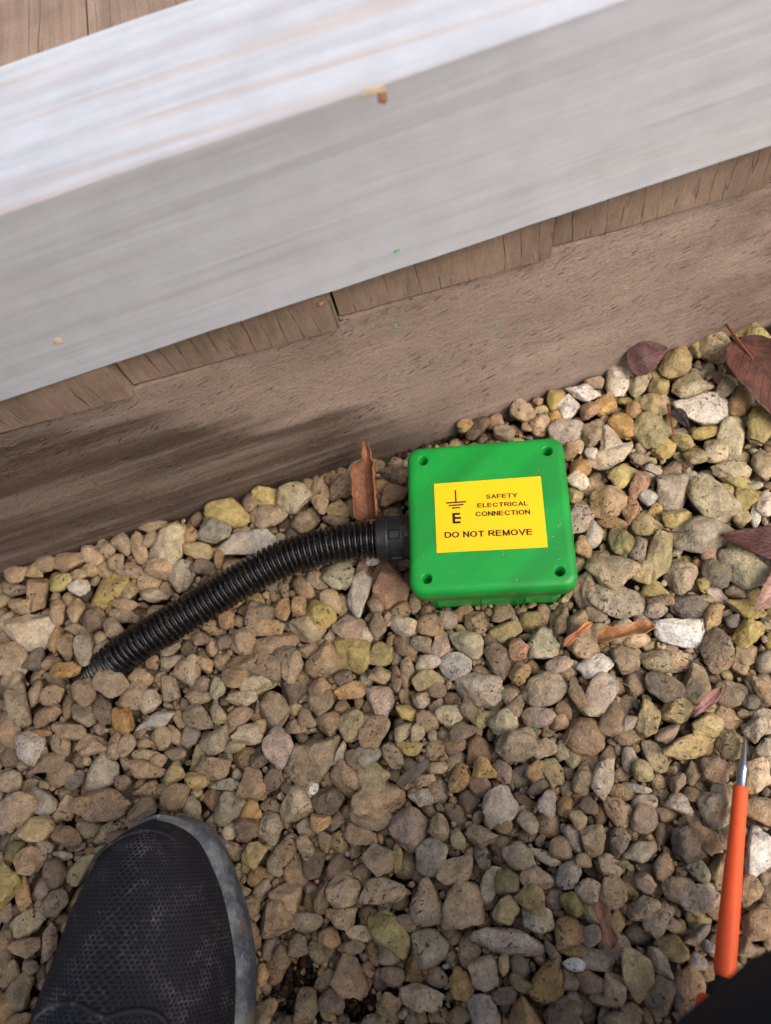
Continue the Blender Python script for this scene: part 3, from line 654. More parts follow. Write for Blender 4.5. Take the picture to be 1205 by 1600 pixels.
def mat_of(d):
    Mx = Matrix.Translation((d['x'], d['y'], d['z'])) @ Matrix.Rotation(d['a'], 4, 'Z') @ Matrix.Rotation(d['tx'], 4, 'X') @ Matrix.Rotation(d['ty'], 4, 'Y')
    S = Matrix.Diagonal((d['s'][0], d['s'][1], d['s'][2], 1))
    if d.get('fl'): S = S @ Matrix.Rotation(math.pi, 4, 'Z')
    return Mx @ S
shape_mesh = {}
def shape_me(k):
    if k not in shape_mesh:
        V, f = stone_shape(k, 4)
        me = mesh_from('stone', V, f.tolist()); me.materials.append(MAT['stone']); shape_mesh[k] = me
    return shape_mesh[k]
STONE_LABELS = {(887, 637): 'bright white flat pebble beside the sleeper', (1063, 986): 'pale blue-grey flint with worn faces', (893, 1415): 'mossy yellow-green stone',
                (486, 1188): 'large smooth tan cobble', (795, 1472): 'long pale grey stone', (1182, 1333): 'white stone with a dark red stain', (388, 850): 'pale grey-white pebble behind the conduit',
                (756, 1199): 'rounded orange pebble', (746, 1074): 'smooth grey stone', (166, 924): 'mossy yellow stone'}
loose = []
for i, d in enumerate(placed):
    if i < 300:
        o = link('stone', shape_me(d['k']), None, bed)
        o.matrix_local = mat_of(d)
        o.color = tint(d['c'], rs)
        if d['px'] in STONE_LABELS: o['label'] = STONE_LABELS[d['px']]
    else:
        d['col'] = tint(d['c'], rs); d['sub'] = 3; loose.append(d)

# ---- the rest of the gravel: fill the gaps, then a layer below
RES = 0.001; X0, Y0, X1, Y1 = -0.46, -0.34, 0.50, 0.34
GW, GH = int((X1-X0)/RES), int((Y1-Y0)/RES)
cov = np.zeros((GH, GW), np.uint8)
def cells(x, y, hl, hw, a, sc=1.0):
    R_ = int(max(hl, hw)*sc/RES)+2
    ci, cj = int((x-X0)/RES), int((y-Y0)/RES)
    i0, i1, j0, j1 = max(ci-R_, 0), min(ci+R_+1, GW), max(cj-R_, 0), min(cj+R_+1, GH)
    if i0 >= i1 or j0 >= j1: return None
    gx = (np.arange(i0, i1)+.5)*RES+X0-x; gy = (np.arange(j0, j1)+.5)*RES+Y0-y
    gx, gy = np.meshgrid(gx, gy); c_, s_ = math.cos(a), math.sin(a)
    u = (gx*c_+gy*s_)/(hl*sc); v = (-gx*s_+gy*c_)/(hw*sc)
    return (slice(j0, j1), slice(i0, i1)), (u*u+v*v <= 1)
for d in placed:
    q = cells(d['x'], d['y'], d['s'][0], d['s'][1], d['a'], .9)
    if q: cov[q[0]][q[1]] = 1
yy = (np.arange(GH)+.5)*RES+Y0; xx = (np.arange(GW)+.5)*RES+X0
XX, YY = np.meshgrid(xx, yy)
cov[YY > WALL_A.y+(XX-WALL_A.x)*math.tan(WALL_TH)-0.003] = 1
# box stands here
LIDP = Vector((0.05038, 0.15026, 0.04066)); LYAW = math.radians(-18.9)
bx = (XX-LIDP.x)*math.cos(LYAW)+(YY-LIDP.y)*math.sin(LYAW); by = -(XX-LIDP.x)*math.sin(LYAW)+(YY-LIDP.y)*math.cos(LYAW)
cov[(abs(bx) < 0.037) & (abs(by) < 0.037)] = 1
inview = cov.copy()*0
corner = [at(-40, 1660), at(1245, 1660), at(1245, 480), at(-40, 880)]
poly = [(c_.x, c_.y) for c_ in corner]
ins = np.ones_like(cov, bool); area2 = sum(poly[i][0]*poly[(i+1) % 4][1]-poly[(i+1) % 4][0]*poly[i][1] for i in range(4))
for i in range(4):
    (xa, ya), (xb, yb) = poly[i], poly[(i+1) % 4]
    cr = (xb-xa)*(YY-ya)-(yb-ya)*(XX-xa)
    ins &= (cr*(1 if area2 > 0 else -1) > 0)
# bare soil: by the toe of the shoe and against the sleeper behind the box
SOIL = [(at(455, 1535), 0.011), (at(440, 1565), 0.009), (at(555, 1570), 0.008), (at(690, 672), 0.008), (at(655, 690), 0.009), (at(628, 702), 0.006), (at(715, 672), .006), (at(745, 655), .006), (at(600, 712), .005), (at(785, 645), .004)]
soilm = np.zeros_like(ins)
for c_, r_ in SOIL: soilm |= ((XX-c_.x)**2+(YY-c_.y)**2 < r_**2)
cov[soilm] = 1
W_IN = 'tttttttbbbbbbddgloyp'; W_TR = 'ttykkyYYopwlb'
def pick(x, y):
    px, py = proj((x, y, 0))
    return rs.choice(W_TR) if (px > 880 and py < 1010) else rs.choice(W_IN)
def try_fill(n, lo, hi, region, thr, zoff):
    idx = np.flatnonzero((cov == 0) & region)
    if len(idx) == 0: return
    sel = idx[NPR.randint(0, len(idx), n)]
    for s_ in sel:
        j, i = divmod(int(s_), GW)
        if cov[j, i]: continue
        x, y = xx[i], yy[j]
        hl = rs.uniform(lo, hi)/2; hw = hl*rs.uniform(.6, .92); a = rs.uniform(0, math.pi)
        q = cells(x, y, hl, hw, a)
        if q is None: continue
        m_ = q[1]; ov = cov[q[0]][m_].mean()
        if ov > thr: continue
        cov[q[0]][m_] = 1
        T_ = hw*2*rs.uniform(.62, .9); top = zoff+0.3*T_+rs.uniform(-.002, .0025)
        loose.append(dict(x=x, y=y, z=top-T_/2, s=(hl*1.12, hw*1.12, T_/2), a=a, tx=rs.gauss(0, .25), ty=rs.gauss(0, .25), k=rs.randrange(NSH), col=tint(pick(x, y), rs), sub=3 if hl > .0048 and zoff < -.003 else 2))
out = ~ins
for lo, hi, n in ((.020, .027, 500), (.014, .020, 2500), (.009, .014, 5000)):
    try_fill(n, lo, hi, out, .14, -.001)
for lo, hi, n in ((.012, .016, 3500), (.009, .012, 4500), (.006, .009, 7000), (.004, .006, 9000), (.0025, .004, 9000)):
    try_fill(n, lo, hi, ins, .26, -.0058)
for i in range(GW//13):
    for j in range(GH//13):
        x = X0+(i+rs.random())*.013; y = Y0+(j+rs.random())*.013
        if y > wall_y(x)-.004: continue
        ii, jj = min(int((x-X0)/RES), GW-1), min(int((y-Y0)/RES), GH-1)
        if soilm[jj, ii]: continue
        if abs(bx[jj, ii]) < .037 and abs(by[jj, ii]) < .037: continue
        hl = rs.uniform(.006, .0095); hw = hl*rs.uniform(.65, .95); T_ = hw*rs.uniform(1.2, 1.8)
        loose.append(dict(x=x, y=y, z=-.0165+rs.uniform(-.001, .002), s=(hl, hw, T_/2), a=rs.uniform(0, 3.14), tx=rs.gauss(0, .4), ty=rs.gauss(0, .4), k=rs.randrange(NSH), col=tint(rs.choice('tbbbdd'), rs), sub=2))
# soil crumbs
for c_, r_ in SOIL:
    for i in range(int(r_*9000)):
        a = rs.uniform(0, 6.283); rr = r_*1.25*math.sqrt(rs.random()); hl = rs.uniform(.0006, .0022)
        cc = lin(64+rs.uniform(-18, 16), 50, 40) if rs.random() < .8 else lin(140, 118, 90)
        loose.append(dict(x=c_.x+math.cos(a)*rr, y=c_.y+math.sin(a)*rr, z=-.0185+rs.uniform(0, .004), s=(hl, hl*.8, hl*.7), a=a, tx=rs.gauss(0, .5), ty=0, k=rs.randrange(NSH), col=(*cc, 0), sub=2))
AV, AF, AC, AR = [], [], [], []
nv = 0
for d in loose:
    V, f = stone_shape(d['k'], d['sub'])
    Mx = np.array(mat_of(d)); V2 = V@Mx[:3, :3].T+Mx[:3, 3]
    AV.append(V2); AF.append(f+nv); nv += len(V)
    AC.append(np.tile(np.array(d['col'], np.float32), (len(V), 1))); AR.append(np.full(len(V), rs.random(), np.float32))
AV = np.concatenate(AV); AF = np.concatenate(AF); AC = np.concatenate(AC); AR = np.concatenate(AR)
me = bpy.data.meshes.new('gravel')
me.vertices.add(len(AV)); me.vertices.foreach_set('co', AV.astype(np.float32).ravel())
me.loops.add(AF.size); me.loops.foreach_set('vertex_index', AF.astype(np.int32).ravel())
me.polygons.add(len(AF)); me.polygons.foreach_set('loop_start', np.arange(0, AF.size, 3, dtype=np.int32))
me.polygons.foreach_set('use_smooth', np.ones(len(AF), bool))
me.update(calc_edges=True)
at1 = me.attributes.new('tint', 'FLOAT_COLOR', 'POINT'); at1.data.foreach_set('color', AC.ravel())
at2 = me.attributes.new('rnd', 'FLOAT', 'POINT'); at2.data.foreach_set('value', AR)
me.validate()
go = link('gravel', me, MAT['gravel'], bed); tag(go, 'smaller tan gravel filling the gaps between the larger stones', kind='stuff')
print('loose stones', len(loose), 'tris', len(AF), 'listed', len(placed))

# ------------------------------------------------------------------ junction box
LIDM = Matrix.Translation(LIDP) @ Matrix.Rotation(LYAW, 4, 'Z') @ Matrix.Rotation(math.radians(-0.33), 4, 'Y') @ Matrix.Rotation(math.radians(0.84), 4, 'X')
box = empty('junction_box', LIDM @ Matrix.Translation((0, 0, -0.05)))
tag(box, 'square green plastic electrical box with a yellow safety label, set in the gravel', 'junction box')
HB = 0.0427
prof = [(-0.0014, -0.0130), (-0.0006, -0.0132), (0.0, -0.0126), (0.0, -0.0040), (-0.0003, -0.0024), (-0.0011, -0.0010), (-0.0022, -0.0003), (-0.0034, 0.0), (-0.0048, 0.00005)]
HOLES = [(-33.7, 33.7), (33.6, 33.7), (33.7, -34.2), (-33.5, -34.3)]
bm = bmesh.new(); ringv = []
for din, zz in prof:
    hx = HB+din; ringv.append([bm.verts.new((x, y, zz)) for x, y in rrect(hx, hx, 0.0074+din*0.8, 10)])
n = len(ringv[0])
for i in range(len(ringv)-1):
    for k in range(n):
        bm.faces.new((ringv[i][k], ringv[i][(k+1) % n], ringv[i+1][(k+1) % n], ringv[i+1][k])).smooth = True
bm.faces.new(ringv[0][::-1])
edges = [bm.edges.get((ringv[-1][k], ringv[-1][(k+1) % n])) for k in range(n)]
for hx, hy in HOLES:
    c = [bm.verts.new((hx/1000+0.0031*math.cos(2*math.pi*k/24), hy/1000+0.0031*math.sin(2*math.pi*k/24), 0.00005)) for k in range(24)]
    edges += [bm.edges.new((c[k], c[(k+1) % 24])) for k in range(24)]
    prev = c
    for r_, z_ in ((0.0025, -0.0007), (0.0023, -0.0095), (0.0, -0.0095)):
        if r_ == 0:
            bm.faces.new(prev[::-1]); break
        c2 = [bm.verts.new((hx/1000+r_*math.cos(2*math.pi*k/24), hy/1000+r_*math.sin(2*math.pi*k/24), z_)) for k in range(24)]
        for k in range(24): bm.faces.new((prev[k], prev[(k+1) % 24], c2[(k+1) % 24], c2[k])).smooth = True
        prev = c2
bmesh.ops.triangle_fill(bm, use_beauty=True, use_dissolve=False, edges=edges, normal=(0, 0, 1))
bmesh.ops.recalc_face_normals(bm, faces=bm.faces[:])
lid_me = bpy.data.meshes.new('lid'); bm.to_mesh(lid_me); bm.free()
lid = link('lid', lid_me, MAT['lid'], box); lid.location = (0, 0, 0.05)
for hx, hy in HOLES:
    v, f = revolve([(0.0017, 0), (0.0017, 0.0011), (0.0012, 0.0015), (0.0005, 0.0015), (0.0004, 0.0006)], 14)
    s_ = link('screw', mesh_from('screw', v, f, False), MAT['screw'], lid); s_.location = (hx/1000, hy/1000, -0.0094); s_.rotation_euler = (0, 0, RND.uniform(0, 3))
# drops of rain
vs_, fs_ = [], []
for i in range(75):
    x, y = RND.uniform(-.039, .039), RND.uniform(-.039, .039)
    if abs(x) < .030 and -.022 < y < .020 and RND.random() < .8: continue
    r = RND.choice([.00018, .00025, .0003, .00045, .0006]); b0 = len(vs_); segs = 8
    rr = [(r, 0), (r*.92, r*.25), (r*.6, r*.5), (0.0001*r/.0003, r*.58)]
    v, f = revolve([(q[0], q[1]) for q in rr], segs)
    ex = RND.uniform(.8, 1.25)
    vs_ += [Vector((p.x*ex+x, p.y+y, p.z+0.00008)) for p in v]; fs_ += [tuple(k+b0 for k in q) for q in f]
dr = link('water_drops', mesh_from('water_drops', vs_, fs_), MAT['drop'], lid); tag(dr, kind='stuff')
# body under the lid
rl = []
for hh, zz in ((0.0352, -0.054), (0.0370, -0.052), (0.0382, -0.030), (0.0384, -0.0122)):
    rl.append([Vector((x, y, zz)) for x, y in rrect(hh, hh, 0.0062, 8)])
v, f = rings(rl); body = link('body', mesh_from('body', v, f, False), MAT['body'], box); body.location = (0, 0, 0.05)
for cx in (-.024, 0.0, .024):
    for sgn in (-1,):
        bmx = bmesh.new(); bmesh.ops.create_cube(bmx, size=1.0)
        for q in bmx.verts: q.co = Vector((q.co.x*0.015, q.co.y*0.0016, q.co.z*0.020))
        bmesh.ops.bevel(bmx, geom=bmx.edges[:], offset=0.0005, segments=1, affect='EDGES')
        ko = link('knockout_panel', bm_mesh('knockout_panel', bmx, False), MAT['body'], body); ko.location = (cx, sgn*0.0377, -0.030); ko.rotation_euler = (math.radians(-1.5), 0, 0)
# printed label
bm = bmesh.new(); pts = [(-.0280, .0190), (-.0278, -.0206), (.0290, -.0211), (.0288, .0190)]
lo = [bm.verts.new((x, y, 0)) for x, y in pts]; hi = [bm.verts.new((x, y, 0.0002)) for x, y in pts]
bm.faces.new(hi); bm.faces.new(lo[::-1])
for k in range(4): bm.faces.new((lo[k], lo[(k+1) % 4], hi[(k+1) % 4], hi[k]))
label = link('label', bm_mesh('label', bm, False), MAT['yellow'], box); label.location = (0, 0, 0.05+0.0001)
label['label'] = 'yellow sticker printed with an earth symbol and a do-not-remove warning'
def cm2(p, n=5): return [(v.x, v.y) for v in catmull([(a, b, 0) for a, b in p], n*(len(p)-1))]
GLYPH = dict(A=(.68, [[(0, 0), (.34, 1), (.68, 0)], [(.13, .32), (.55, .32)]]), C=(.70, [cm2([(.68, .70), (.55, .93), (.35, 1), (.11, .87), (0, .5), (.11, .13), (.35, 0), (.56, .08), (.70, .33)])]),
    D=(.66, [[(0, 0), (0, 1), (.28, 1)]+cm2([(.28, 1), (.52, .93), (.65, .72), (.67, .5), (.65, .28), (.52, .07), (.28, 0)])+[(0, 0)]]),
    E=(.60, [[(.58, 1), (0, 1), (0, 0), (.60, 0)], [(0, .52), (.54, .52)]]), F=(.56, [[(.56, 1), (0, 1), (0, 0)], [(0, .5), (.48, .5)]]), I=(.02, [[(0, 0), (0, 1)]]),
    L=(.50, [[(0, 1), (0, 0), (.5, 0)]]), M=(.72, [[(0, 0), (0, 1)], [(0, 1), (.36, .05), (.72, 1)], [(.72, 1), (.72, 0)]]), N=(.60, [[(0, 0), (0, 1)], [(0, 1), (.6, 0)], [(.6, 0), (.6, 1)]]),
    O=(.76, [[(.38+.38*math.cos(a*math.pi/16), .5+.5*math.sin(a*math.pi/16)) for a in range(33)]]),
    R=(.66, [[(0, 0), (0, 1), (.36, 1)]+cm2([(.36, 1), (.55, .93), (.61, .75), (.55, .57), (.36, .5)])+[(0, .5)], [(.34, .5), (.66, 0)]]),
    S=(.60, [cm2([(.56, .74), (.47, .94), (.29, 1), (.10, .94), (.04, .76), (.12, .6), (.3, .53), (.5, .44), (.6, .26), (.5, .06), (.3, 0), (.1, .06), (0, .29)])]),
    T=(.62, [[(.31, 0), (.31, 1)], [(0, 1), (.62, 1)]]), V=(.68, [[(0, 1), (.34, 0), (.68, 1)]]), Y=(.66, [[(0, 1), (.33, .46), (.66, 1)], [(.33, .46), (.33, 0)]]))
def text(body_, x0, x1, yc, cap, weight, name='lettering'):
    """printed capitals drawn as flat strokes of even weight"""
    verts, faces, cx = [], [], 0.0
    for ch in body_:
        if ch == ' ': cx += .42; continue
        w_, strokes = GLYPH[ch]
        for st in strokes:
            P = [Vector((a+cx, b, 0)) for a, b in st]; P = [p for k, p in enumerate(P) if k == 0 or (p-P[k-1]).length > 1e-4]
            for k, p in enumerate(P):
                a = (P[k]-P[k-1]).normalized() if k else (P[1]-P[0]).normalized(); b = (P[k+1]-P[k]).normalized() if k < len(P)-1 else a
                n1 = Vector((-a.y, a.x, 0)); n2 = Vector((-b.y, b.x, 0)); mm = (n1+n2)
                mm = mm.normalized() if mm.length > .05 else n1
                mm *= min(2.6, 1/max(.2, mm.dot(n1)))*weight/2
                e = a*(weight/2 if k == len(P)-1 else (-weight/2 if k == 0 else 0))*(1 if len(st) < 4 else .0)
                verts += [p+mm+e, p-mm+e]
                if k: q = len(verts)-4; faces.append((q, q+1, q+3, q+2))
        cx += w_+weight+.09
    co = np.array([v[:] for v in verts]); mn, mx = co.min(0), co.max(0)
    co[:, 0] = (co[:, 0]-mn[0])/(mx[0]-mn[0])*(x1-x0)+x0
    co[:, 1] = ((co[:, 1]-mn[1])/(mx[1]-mn[1])-.5)*cap
    co[:, 1] += (co[:, 0]-(x0+x1)/2)*math.tan(math.radians(-1.5))+yc
    o = link(name, mesh_from(name, co/1000, faces, False), MAT['ink'], label); o.location = (0, 0, 0.00036); return o
text('SAFETY', -0.6, 16.0, 9.2, 2.9, 0.21)
text('ELECTRICAL', -5.5, 21.1, 4.3, 2.9, 0.21)
text('CONNECTION', -6.7, 21.8, -0.7, 2.9, 0.21)
text('DO NOT REMOVE', -23.4, 21.9, -11.8, 3.9, 0.21)
text('E', -18.9, -14.3, -1.9, 6.1, 0.25)
bm = bmesh.new()
for x0, x1, y0, y1 in ((-17.05, -16.25, 7.6, 14.4), (-22.0, -11.3, 6.75, 7.6), (-20.6, -12.6, 5.2, 6.0), (-19.0, -14.5, 3.65, 4.4)):
    q = [bm.verts.new((x/1000, y/1000, 0)) for x, y in ((x0, y0), (x1, y0), (x1, y1), (x0, y1))]; bm.faces.new(q)
es = link('earth_symbol', bm_mesh('earth_symbol', bm, False), MAT['ink'], label); es.location = (0, 0, 0.00036)

# ------------------------------------------------------------------ conduit and adaptor
zA = 0.0195
pA0 = at(652, 838, zA); pA1 = at(591, 842, zA)
ax = (pA1-pA0).normalized()
ad = empty('adaptor_tmp'); bpy.data.objects.remove(ad)
q = Vector((0, 0, 1)).rotation_difference(ax)
def prism(profile, seg, rot0):
    vs2, fs2 = [], []
    for r, h, sq in profile:
        for k in range(seg):
            an = 2*math.pi*k/seg+rot0
            rr = r
            if sq: rr = r*(1.0-0.055*(0.5+0.5*math.cos(6*an)))
            vs2.append(Vector((rr*math.cos(an), rr*math.sin(an), h)))
    for i in range(len(profile)-1):
        for k in range(seg):
            k2 = (k+1) % seg; fs2.append((i*seg+k, i*seg+k2, (i+1)*seg+k2, (i+1)*seg+k))
    fs2.append(tuple(range(seg))[::-1]); fs2.append(tuple((len(profile)-1)*seg+k for k in range(seg)))
    return vs2, fs2
LA = (pA1-pA0).length
v, f = prism([(.0098, -.004, 0), (.0112, .0, 0), (.0126, .0006, 1), (.0130, .0012, 1), (.0130, .0062, 1), (.0122, .0068, 0), (.0122, LA-.0075, 0), (.0127, LA-.0070, 0), (.0129, LA-.0060, 0), (.0129, LA-.0008, 0), (.0125, LA, 0), (.0100, LA, 0), (.0098, LA-.004, 0)], 48, 0)
AM = Matrix.Translation(pA0) @ q.to_matrix().to_4x4()
BI = box.matrix_world.inverted() if False else (LIDM @ Matrix.Translation((0, 0, -0.05))).inverted()
adp = link('conduit_adaptor', mesh_from('conduit_adaptor', v, f, False), MAT['adaptor'], box)
adp.matrix_local = BI @ AM
for k in range(6):                            # latch windows round the adaptor
    an = 2*math.pi*k/6+0.5
    bmx = bmesh.new(); bmesh.ops.create_cube(bmx, size=1.0)
    for q_ in bmx.verts: q_.co = Vector((q_.co.x*0.0012, q_.co.y*0.0052, q_.co.z*0.0062))
    fc = max(bmx.faces, key=lambda F: F.calc_center_median().x)
    r1 = bmesh.ops.inset_individual(bmx, faces=[fc], thickness=0.0010)
    bmesh.ops.translate(bmx, verts=fc.verts, vec=(-0.0011, 0, 0))
    lw = link('latch_window', bm_mesh('latch_window', bmx, False), MAT['adaptor'], adp)
    lw.matrix_local = Matrix.Rotation(an, 4, 'Z') @ Matrix.Translation((0.0123, 0, LA*0.52))

cpts = [(604, 842, zA), (560, 845, zA), (510, 853, zA-.0005), (450, 870, zA-.002), (390, 900, zA-.004), (330, 936, zA-.0065), (270, 972, zA-.0075), (215, 1006, zA-.0095), (174, 1035, zA-.0150), (148, 1051, zA-.029), (130, 1060, zA-.050)]
path = catmull([at(a, b, z) for a, b, z in cpts], 1400)
cum = [0.0]
for i in range(1, len(path)): cum.append(cum[-1]+(path[i]-path[i-1]).length)
PITCHR = 0.00325
step = PITCHR/8; pp, rad = [], []; tlen = cum[-1]; i = 0; sdist = 0.0
while sdist < tlen:
    while i < len(cum)-2 and cum[i+1] < sdist: i += 1
    t = (sdist-cum[i])/max(cum[i+1]-cum[i], 1e-9); pp.append(path[i].lerp(path[i+1], t))
    ph = (sdist/PITCHR) % 1.0
    s1 = 0.5+0.5*math.cos(2*math.pi*ph); s1 = max(0, min(1, (s1-.22)/.42)); s1 = s1*s1*(3-2*s1)
    rad.append(0.0080+0.0027*s1); sdist += step
v, f = tube(pp, rad, 36)
con = link('corrugated_conduit', mesh_from('corrugated_conduit', v, f), MAT['conduit'])
tag(con, 'black corrugated flexible conduit curving from the green box down into the gravel', 'conduit')

# ------------------------------------------------------------------ screwdriver
tip = at(1165, 1150, 0.0075); he = at(1131, 1530, 0.020)
sdv = (he-tip); SL = sdv.length; sd_ = sdv.normalized()
DM = Matrix.Translation(tip) @ Vector((0, 0, 1)).rotation_difference(sd_).to_matrix().to_4x4()
drv = empty('screwdriver', DM)
tag(drv, 'slim orange insulated screwdriver with a steel tip lying on the gravel', 'screwdriver')
# blade: round shank ground down to a flat slotted tip
secs = [(0.0, .0006, .0015), (0.003, .0008, .0017), (0.008, .0012, .0021), (0.014, .0019, .0026), (.0165, .0027, .0029), (.0172, .0024, .0024), (0.024, .0024, .0024), (0.034, .0024, .0024)]
rl = [[Vector((b*math.cos(2*math.pi*k/20), a*math.sin(2*math.pi*k/20), z)) for k in range(20)] for z, a, b in secs]
v, f = rings(rl); bl = link('blade', mesh_from('blade', v, f), MAT['steel'], drv); bl.rotation_euler = (0, 0, 0.9)
v, f = revolve([(.0024, .0245), (.0033, .0248), (.0034, .0256), (.0034, .030), (.0035, .045), (.0039, .06), (.0043, SL*.75), (.0045, SL-.006), (.0043, SL-.003), (.0036, SL-.0008), (.0026, SL)], 28)
link('insulation_sleeve', mesh_from('insulation_sleeve', v, f), MAT['orange'], drv)
v, f = revolve([(.0034, SL-.004), (.0036, SL+.0015), (.0052, SL+.0025), (.0062, SL+.004), (.0064, SL+.0065), (.0060, SL+.0078)], 28)
link('grip_collar', mesh_from('grip_collar', v, f), MAT['grip'], drv)
v, f = prism([(.0080, SL+.0075, 1), (.0098, SL+.0095, 1), (.0105, SL+.020, 1), (.0120, SL+.040, 1), (.0130, SL+.070, 1), (.0118, SL+.090, 1), (.0080, SL+.097, 1)], 36, 0)
link('handle', mesh_from('handle', v, f), MAT['orange'], drv)

# ------------------------------------------------------------------ leaves
LM = {}
def leaf(name, label, base, tip_, width, curl, bend, rgb, rgb2, prof='oval', z0=.012, z1=.012, stalk=None, roll=0.0, rough=0.6, cup_seed=0, group=None):
    """base and tip are photo points; width in metres; curl rolls the blade across, bend lifts it along its length"""
    B = at(base[0], base[1], z0-.005); T = at(tip_[0], tip_[1], z1-.005)
    d = (T-B); L = d.length; d.normalize(); side = d.cross(Vector((0, 0, 1))).normalized(); nrm = side.cross(d).normalized()
    side2 = side*math.cos(roll)+nrm*math.sin(roll); nrm2 = nrm*math.cos(roll)-side*math.sin(roll)
    NU, NV = 26, 14; verts, faces, uvs = [], [], []
    for i in range(NU+1):
        t = i/NU
        if prof == 'oval': wv = math.sin(math.pi*min(1, max(0, t)))**0.7*(1-0.25*t)
        elif prof == 'lance': wv = (math.sin(math.pi*t**0.8)**0.9)
        elif prof == 'strip': wv = min(1, t*8, (1-t)*6)**.6*(0.85+.15*math.sin(t*9))
        elif prof == 'torn': wv = min(1, t*4+.8)*(1.0 if t < .66 else max(.42-.34*max(0, t-.8)/.2, 1-(t-.66)/.12))
        elif prof == 'ovate': wv = math.sin(math.pi*t**0.62)**0.8
        wv = max(wv, 0.02)*width/2
        edge = 1+.09*mnoise.noise(Vector((t*14, cup_seed, 3)))+.05*mnoise.noise(Vector((t*40, cup_seed, 7)))
        wv *= edge
        for j in range(NV+1):
            s = -1+2*j/NV
            if abs(curl) > 1e-4:
                an = s*curl; R_ = wv/curl*1.0
                lx, lz = R_*math.sin(an), R_*(1-math.cos(an))
            else: lx, lz = s*wv, 0
            if prof == 'torn' and t > .6: lx += width*.07*min(1, (t-.6)/.15)-width*.04*max(0, t-.85)/.15
            wob = .0012*mnoise.noise(Vector((t*4, s*1.5, cup_seed*3.1)))
            bz = bend(t) if callable(bend) else bend*math.sin(math.pi*t)
            verts.append(B+d*(L*t)+side2*lx+nrm2*(lz+wob)+nrm*bz); uvs.append((t, j/NV))
    for i in range(NU):
        for j in range(NV):
            a = i*(NV+1)+j; faces.append((a, a+1, a+NV+2, a+NV+1))
    me = mesh_from(name, verts, faces)
    uvl = me.uv_layers.new(name='UVMap')
    for lp in me.loops: uvl.data[lp.index].uv = uvs[lp.vertex_index]
    key = (rgb, rgb2)
    if key not in LM: LM[key] = leaf_material('leaf_%d_%d_%d' % rgb, rgb, rgb2, rough)
    o = link(name, me, LM[key]); tag(o, label, 'leaf', group)
    sm = o.modifiers.new('thickness', 'SOLIDIFY'); sm.thickness = 0.0003; sm.offset = 0
    if stalk:
        P = catmull([at(a, b, c-.005) for a, b, c in stalk], 14)
        v, f = tube(P, [0.0009-0.0004*k/14 for k in range(15)], 8)
        st = link('stalk', mesh_from('stalk', v, f), simple('leaf_stalk_%d' % len(LM), (118, 62, 48), .6), o)
    return o
G_ = 'fallen leaves'
leaf('curled_leaf', 'rolled orange-brown dry leaf leaning on the sleeper left of the green box', (576, 812), (567, 686), .0300, 2.1, .0015, (142, 96, 68), (112, 72, 50), 'torn', .013, .030, cup_seed=1, group=G_)
leaf('curled_leaf', 'twisted orange leaf with a looped end beside the blue-white flint', (934, 1001), (1024, 982), .0125, 1.1, lambda t: .003*math.sin(3.1*t)+.007*max(0, t-.7)/.3*(1-(t > .9)*.3), (190, 140, 96), (164, 110, 70), 'strip', .013, .018, roll=.5, cup_seed=2, group=G_)
leaf('leaf', 'small dark purple leaf against the sleeper, right of the box', (981, 572), (1043, 543), .0205, .45, .002, (92, 60, 58), (66, 44, 42), 'ovate', .016, .020, stalk=[(986, 575, .013), (983, 565, .016), (982, 553, .020)], roll=-.6, cup_seed=3, group=G_)
leaf('leaf', 'large red-brown leaf with a thick stalk at the right edge under the sleeper', (1152, 528), (1262, 690), .036, .35, .004, (94, 62, 52), (70, 46, 42), 'ovate', .016, .016, stalk=[(1132, 503, .014), (1145, 520, .019), (1160, 540, .0195), (1178, 562, .019)], cup_seed=4, rough=.42, group=G_)
leaf('leaf', 'dark red pointed leaf at the right edge beside the pale translucent stone', (1275, 868), (1126, 836), .021, .4, .003, (88, 56, 50), (68, 42, 40), 'ovate', .014, .013, cup_seed=5, rough=.45, group=G_)
leaf('leaf', 'dull pinkish-brown leaf tip below the dark red leaf at the right edge', (1262, 880), (1179, 955), .019, .3, .003, (158, 126, 112), (128, 96, 84), 'ovate', .012, .013, cup_seed=6, group=G_)
leaf('leaf', 'small pink-purple leaf curled on the gravel above the screwdriver tip', (1128, 1074), (1084, 1119), .0062, .8, .002, (158, 116, 112), (130, 90, 84), 'lance', .0145, .0125, cup_seed=7, group=G_)
leaf('leaf', 'narrow rust-brown leaf lying below the yellow-green mossy stone', (936, 1408), (957, 1482), .0080, .7, .0015, (142, 102, 78), (116, 80, 60), 'strip', .0125, .0125, cup_seed=8, group=G_)
leaf('leaf', 'thin orange leaf strip left of the twisted orange leaf', (880, 1010), (926, 972), .0042, .6, .003, (190, 128, 86), (160, 100, 62), 'strip', .012, .013, cup_seed=9, group=G_)
leaf('leaf', 'black rotting scrap of leaf on the pale lilac-grey stone', (1052, 640), (1076, 668), .0085, .4, .001, (52, 44, 42), (34, 28, 26), 'ovate', .0135, .0125, stalk=[(1044, 632, .0125), (1049, 655, .014), (1053, 680, .0125)], cup_seed=10, group=G_)

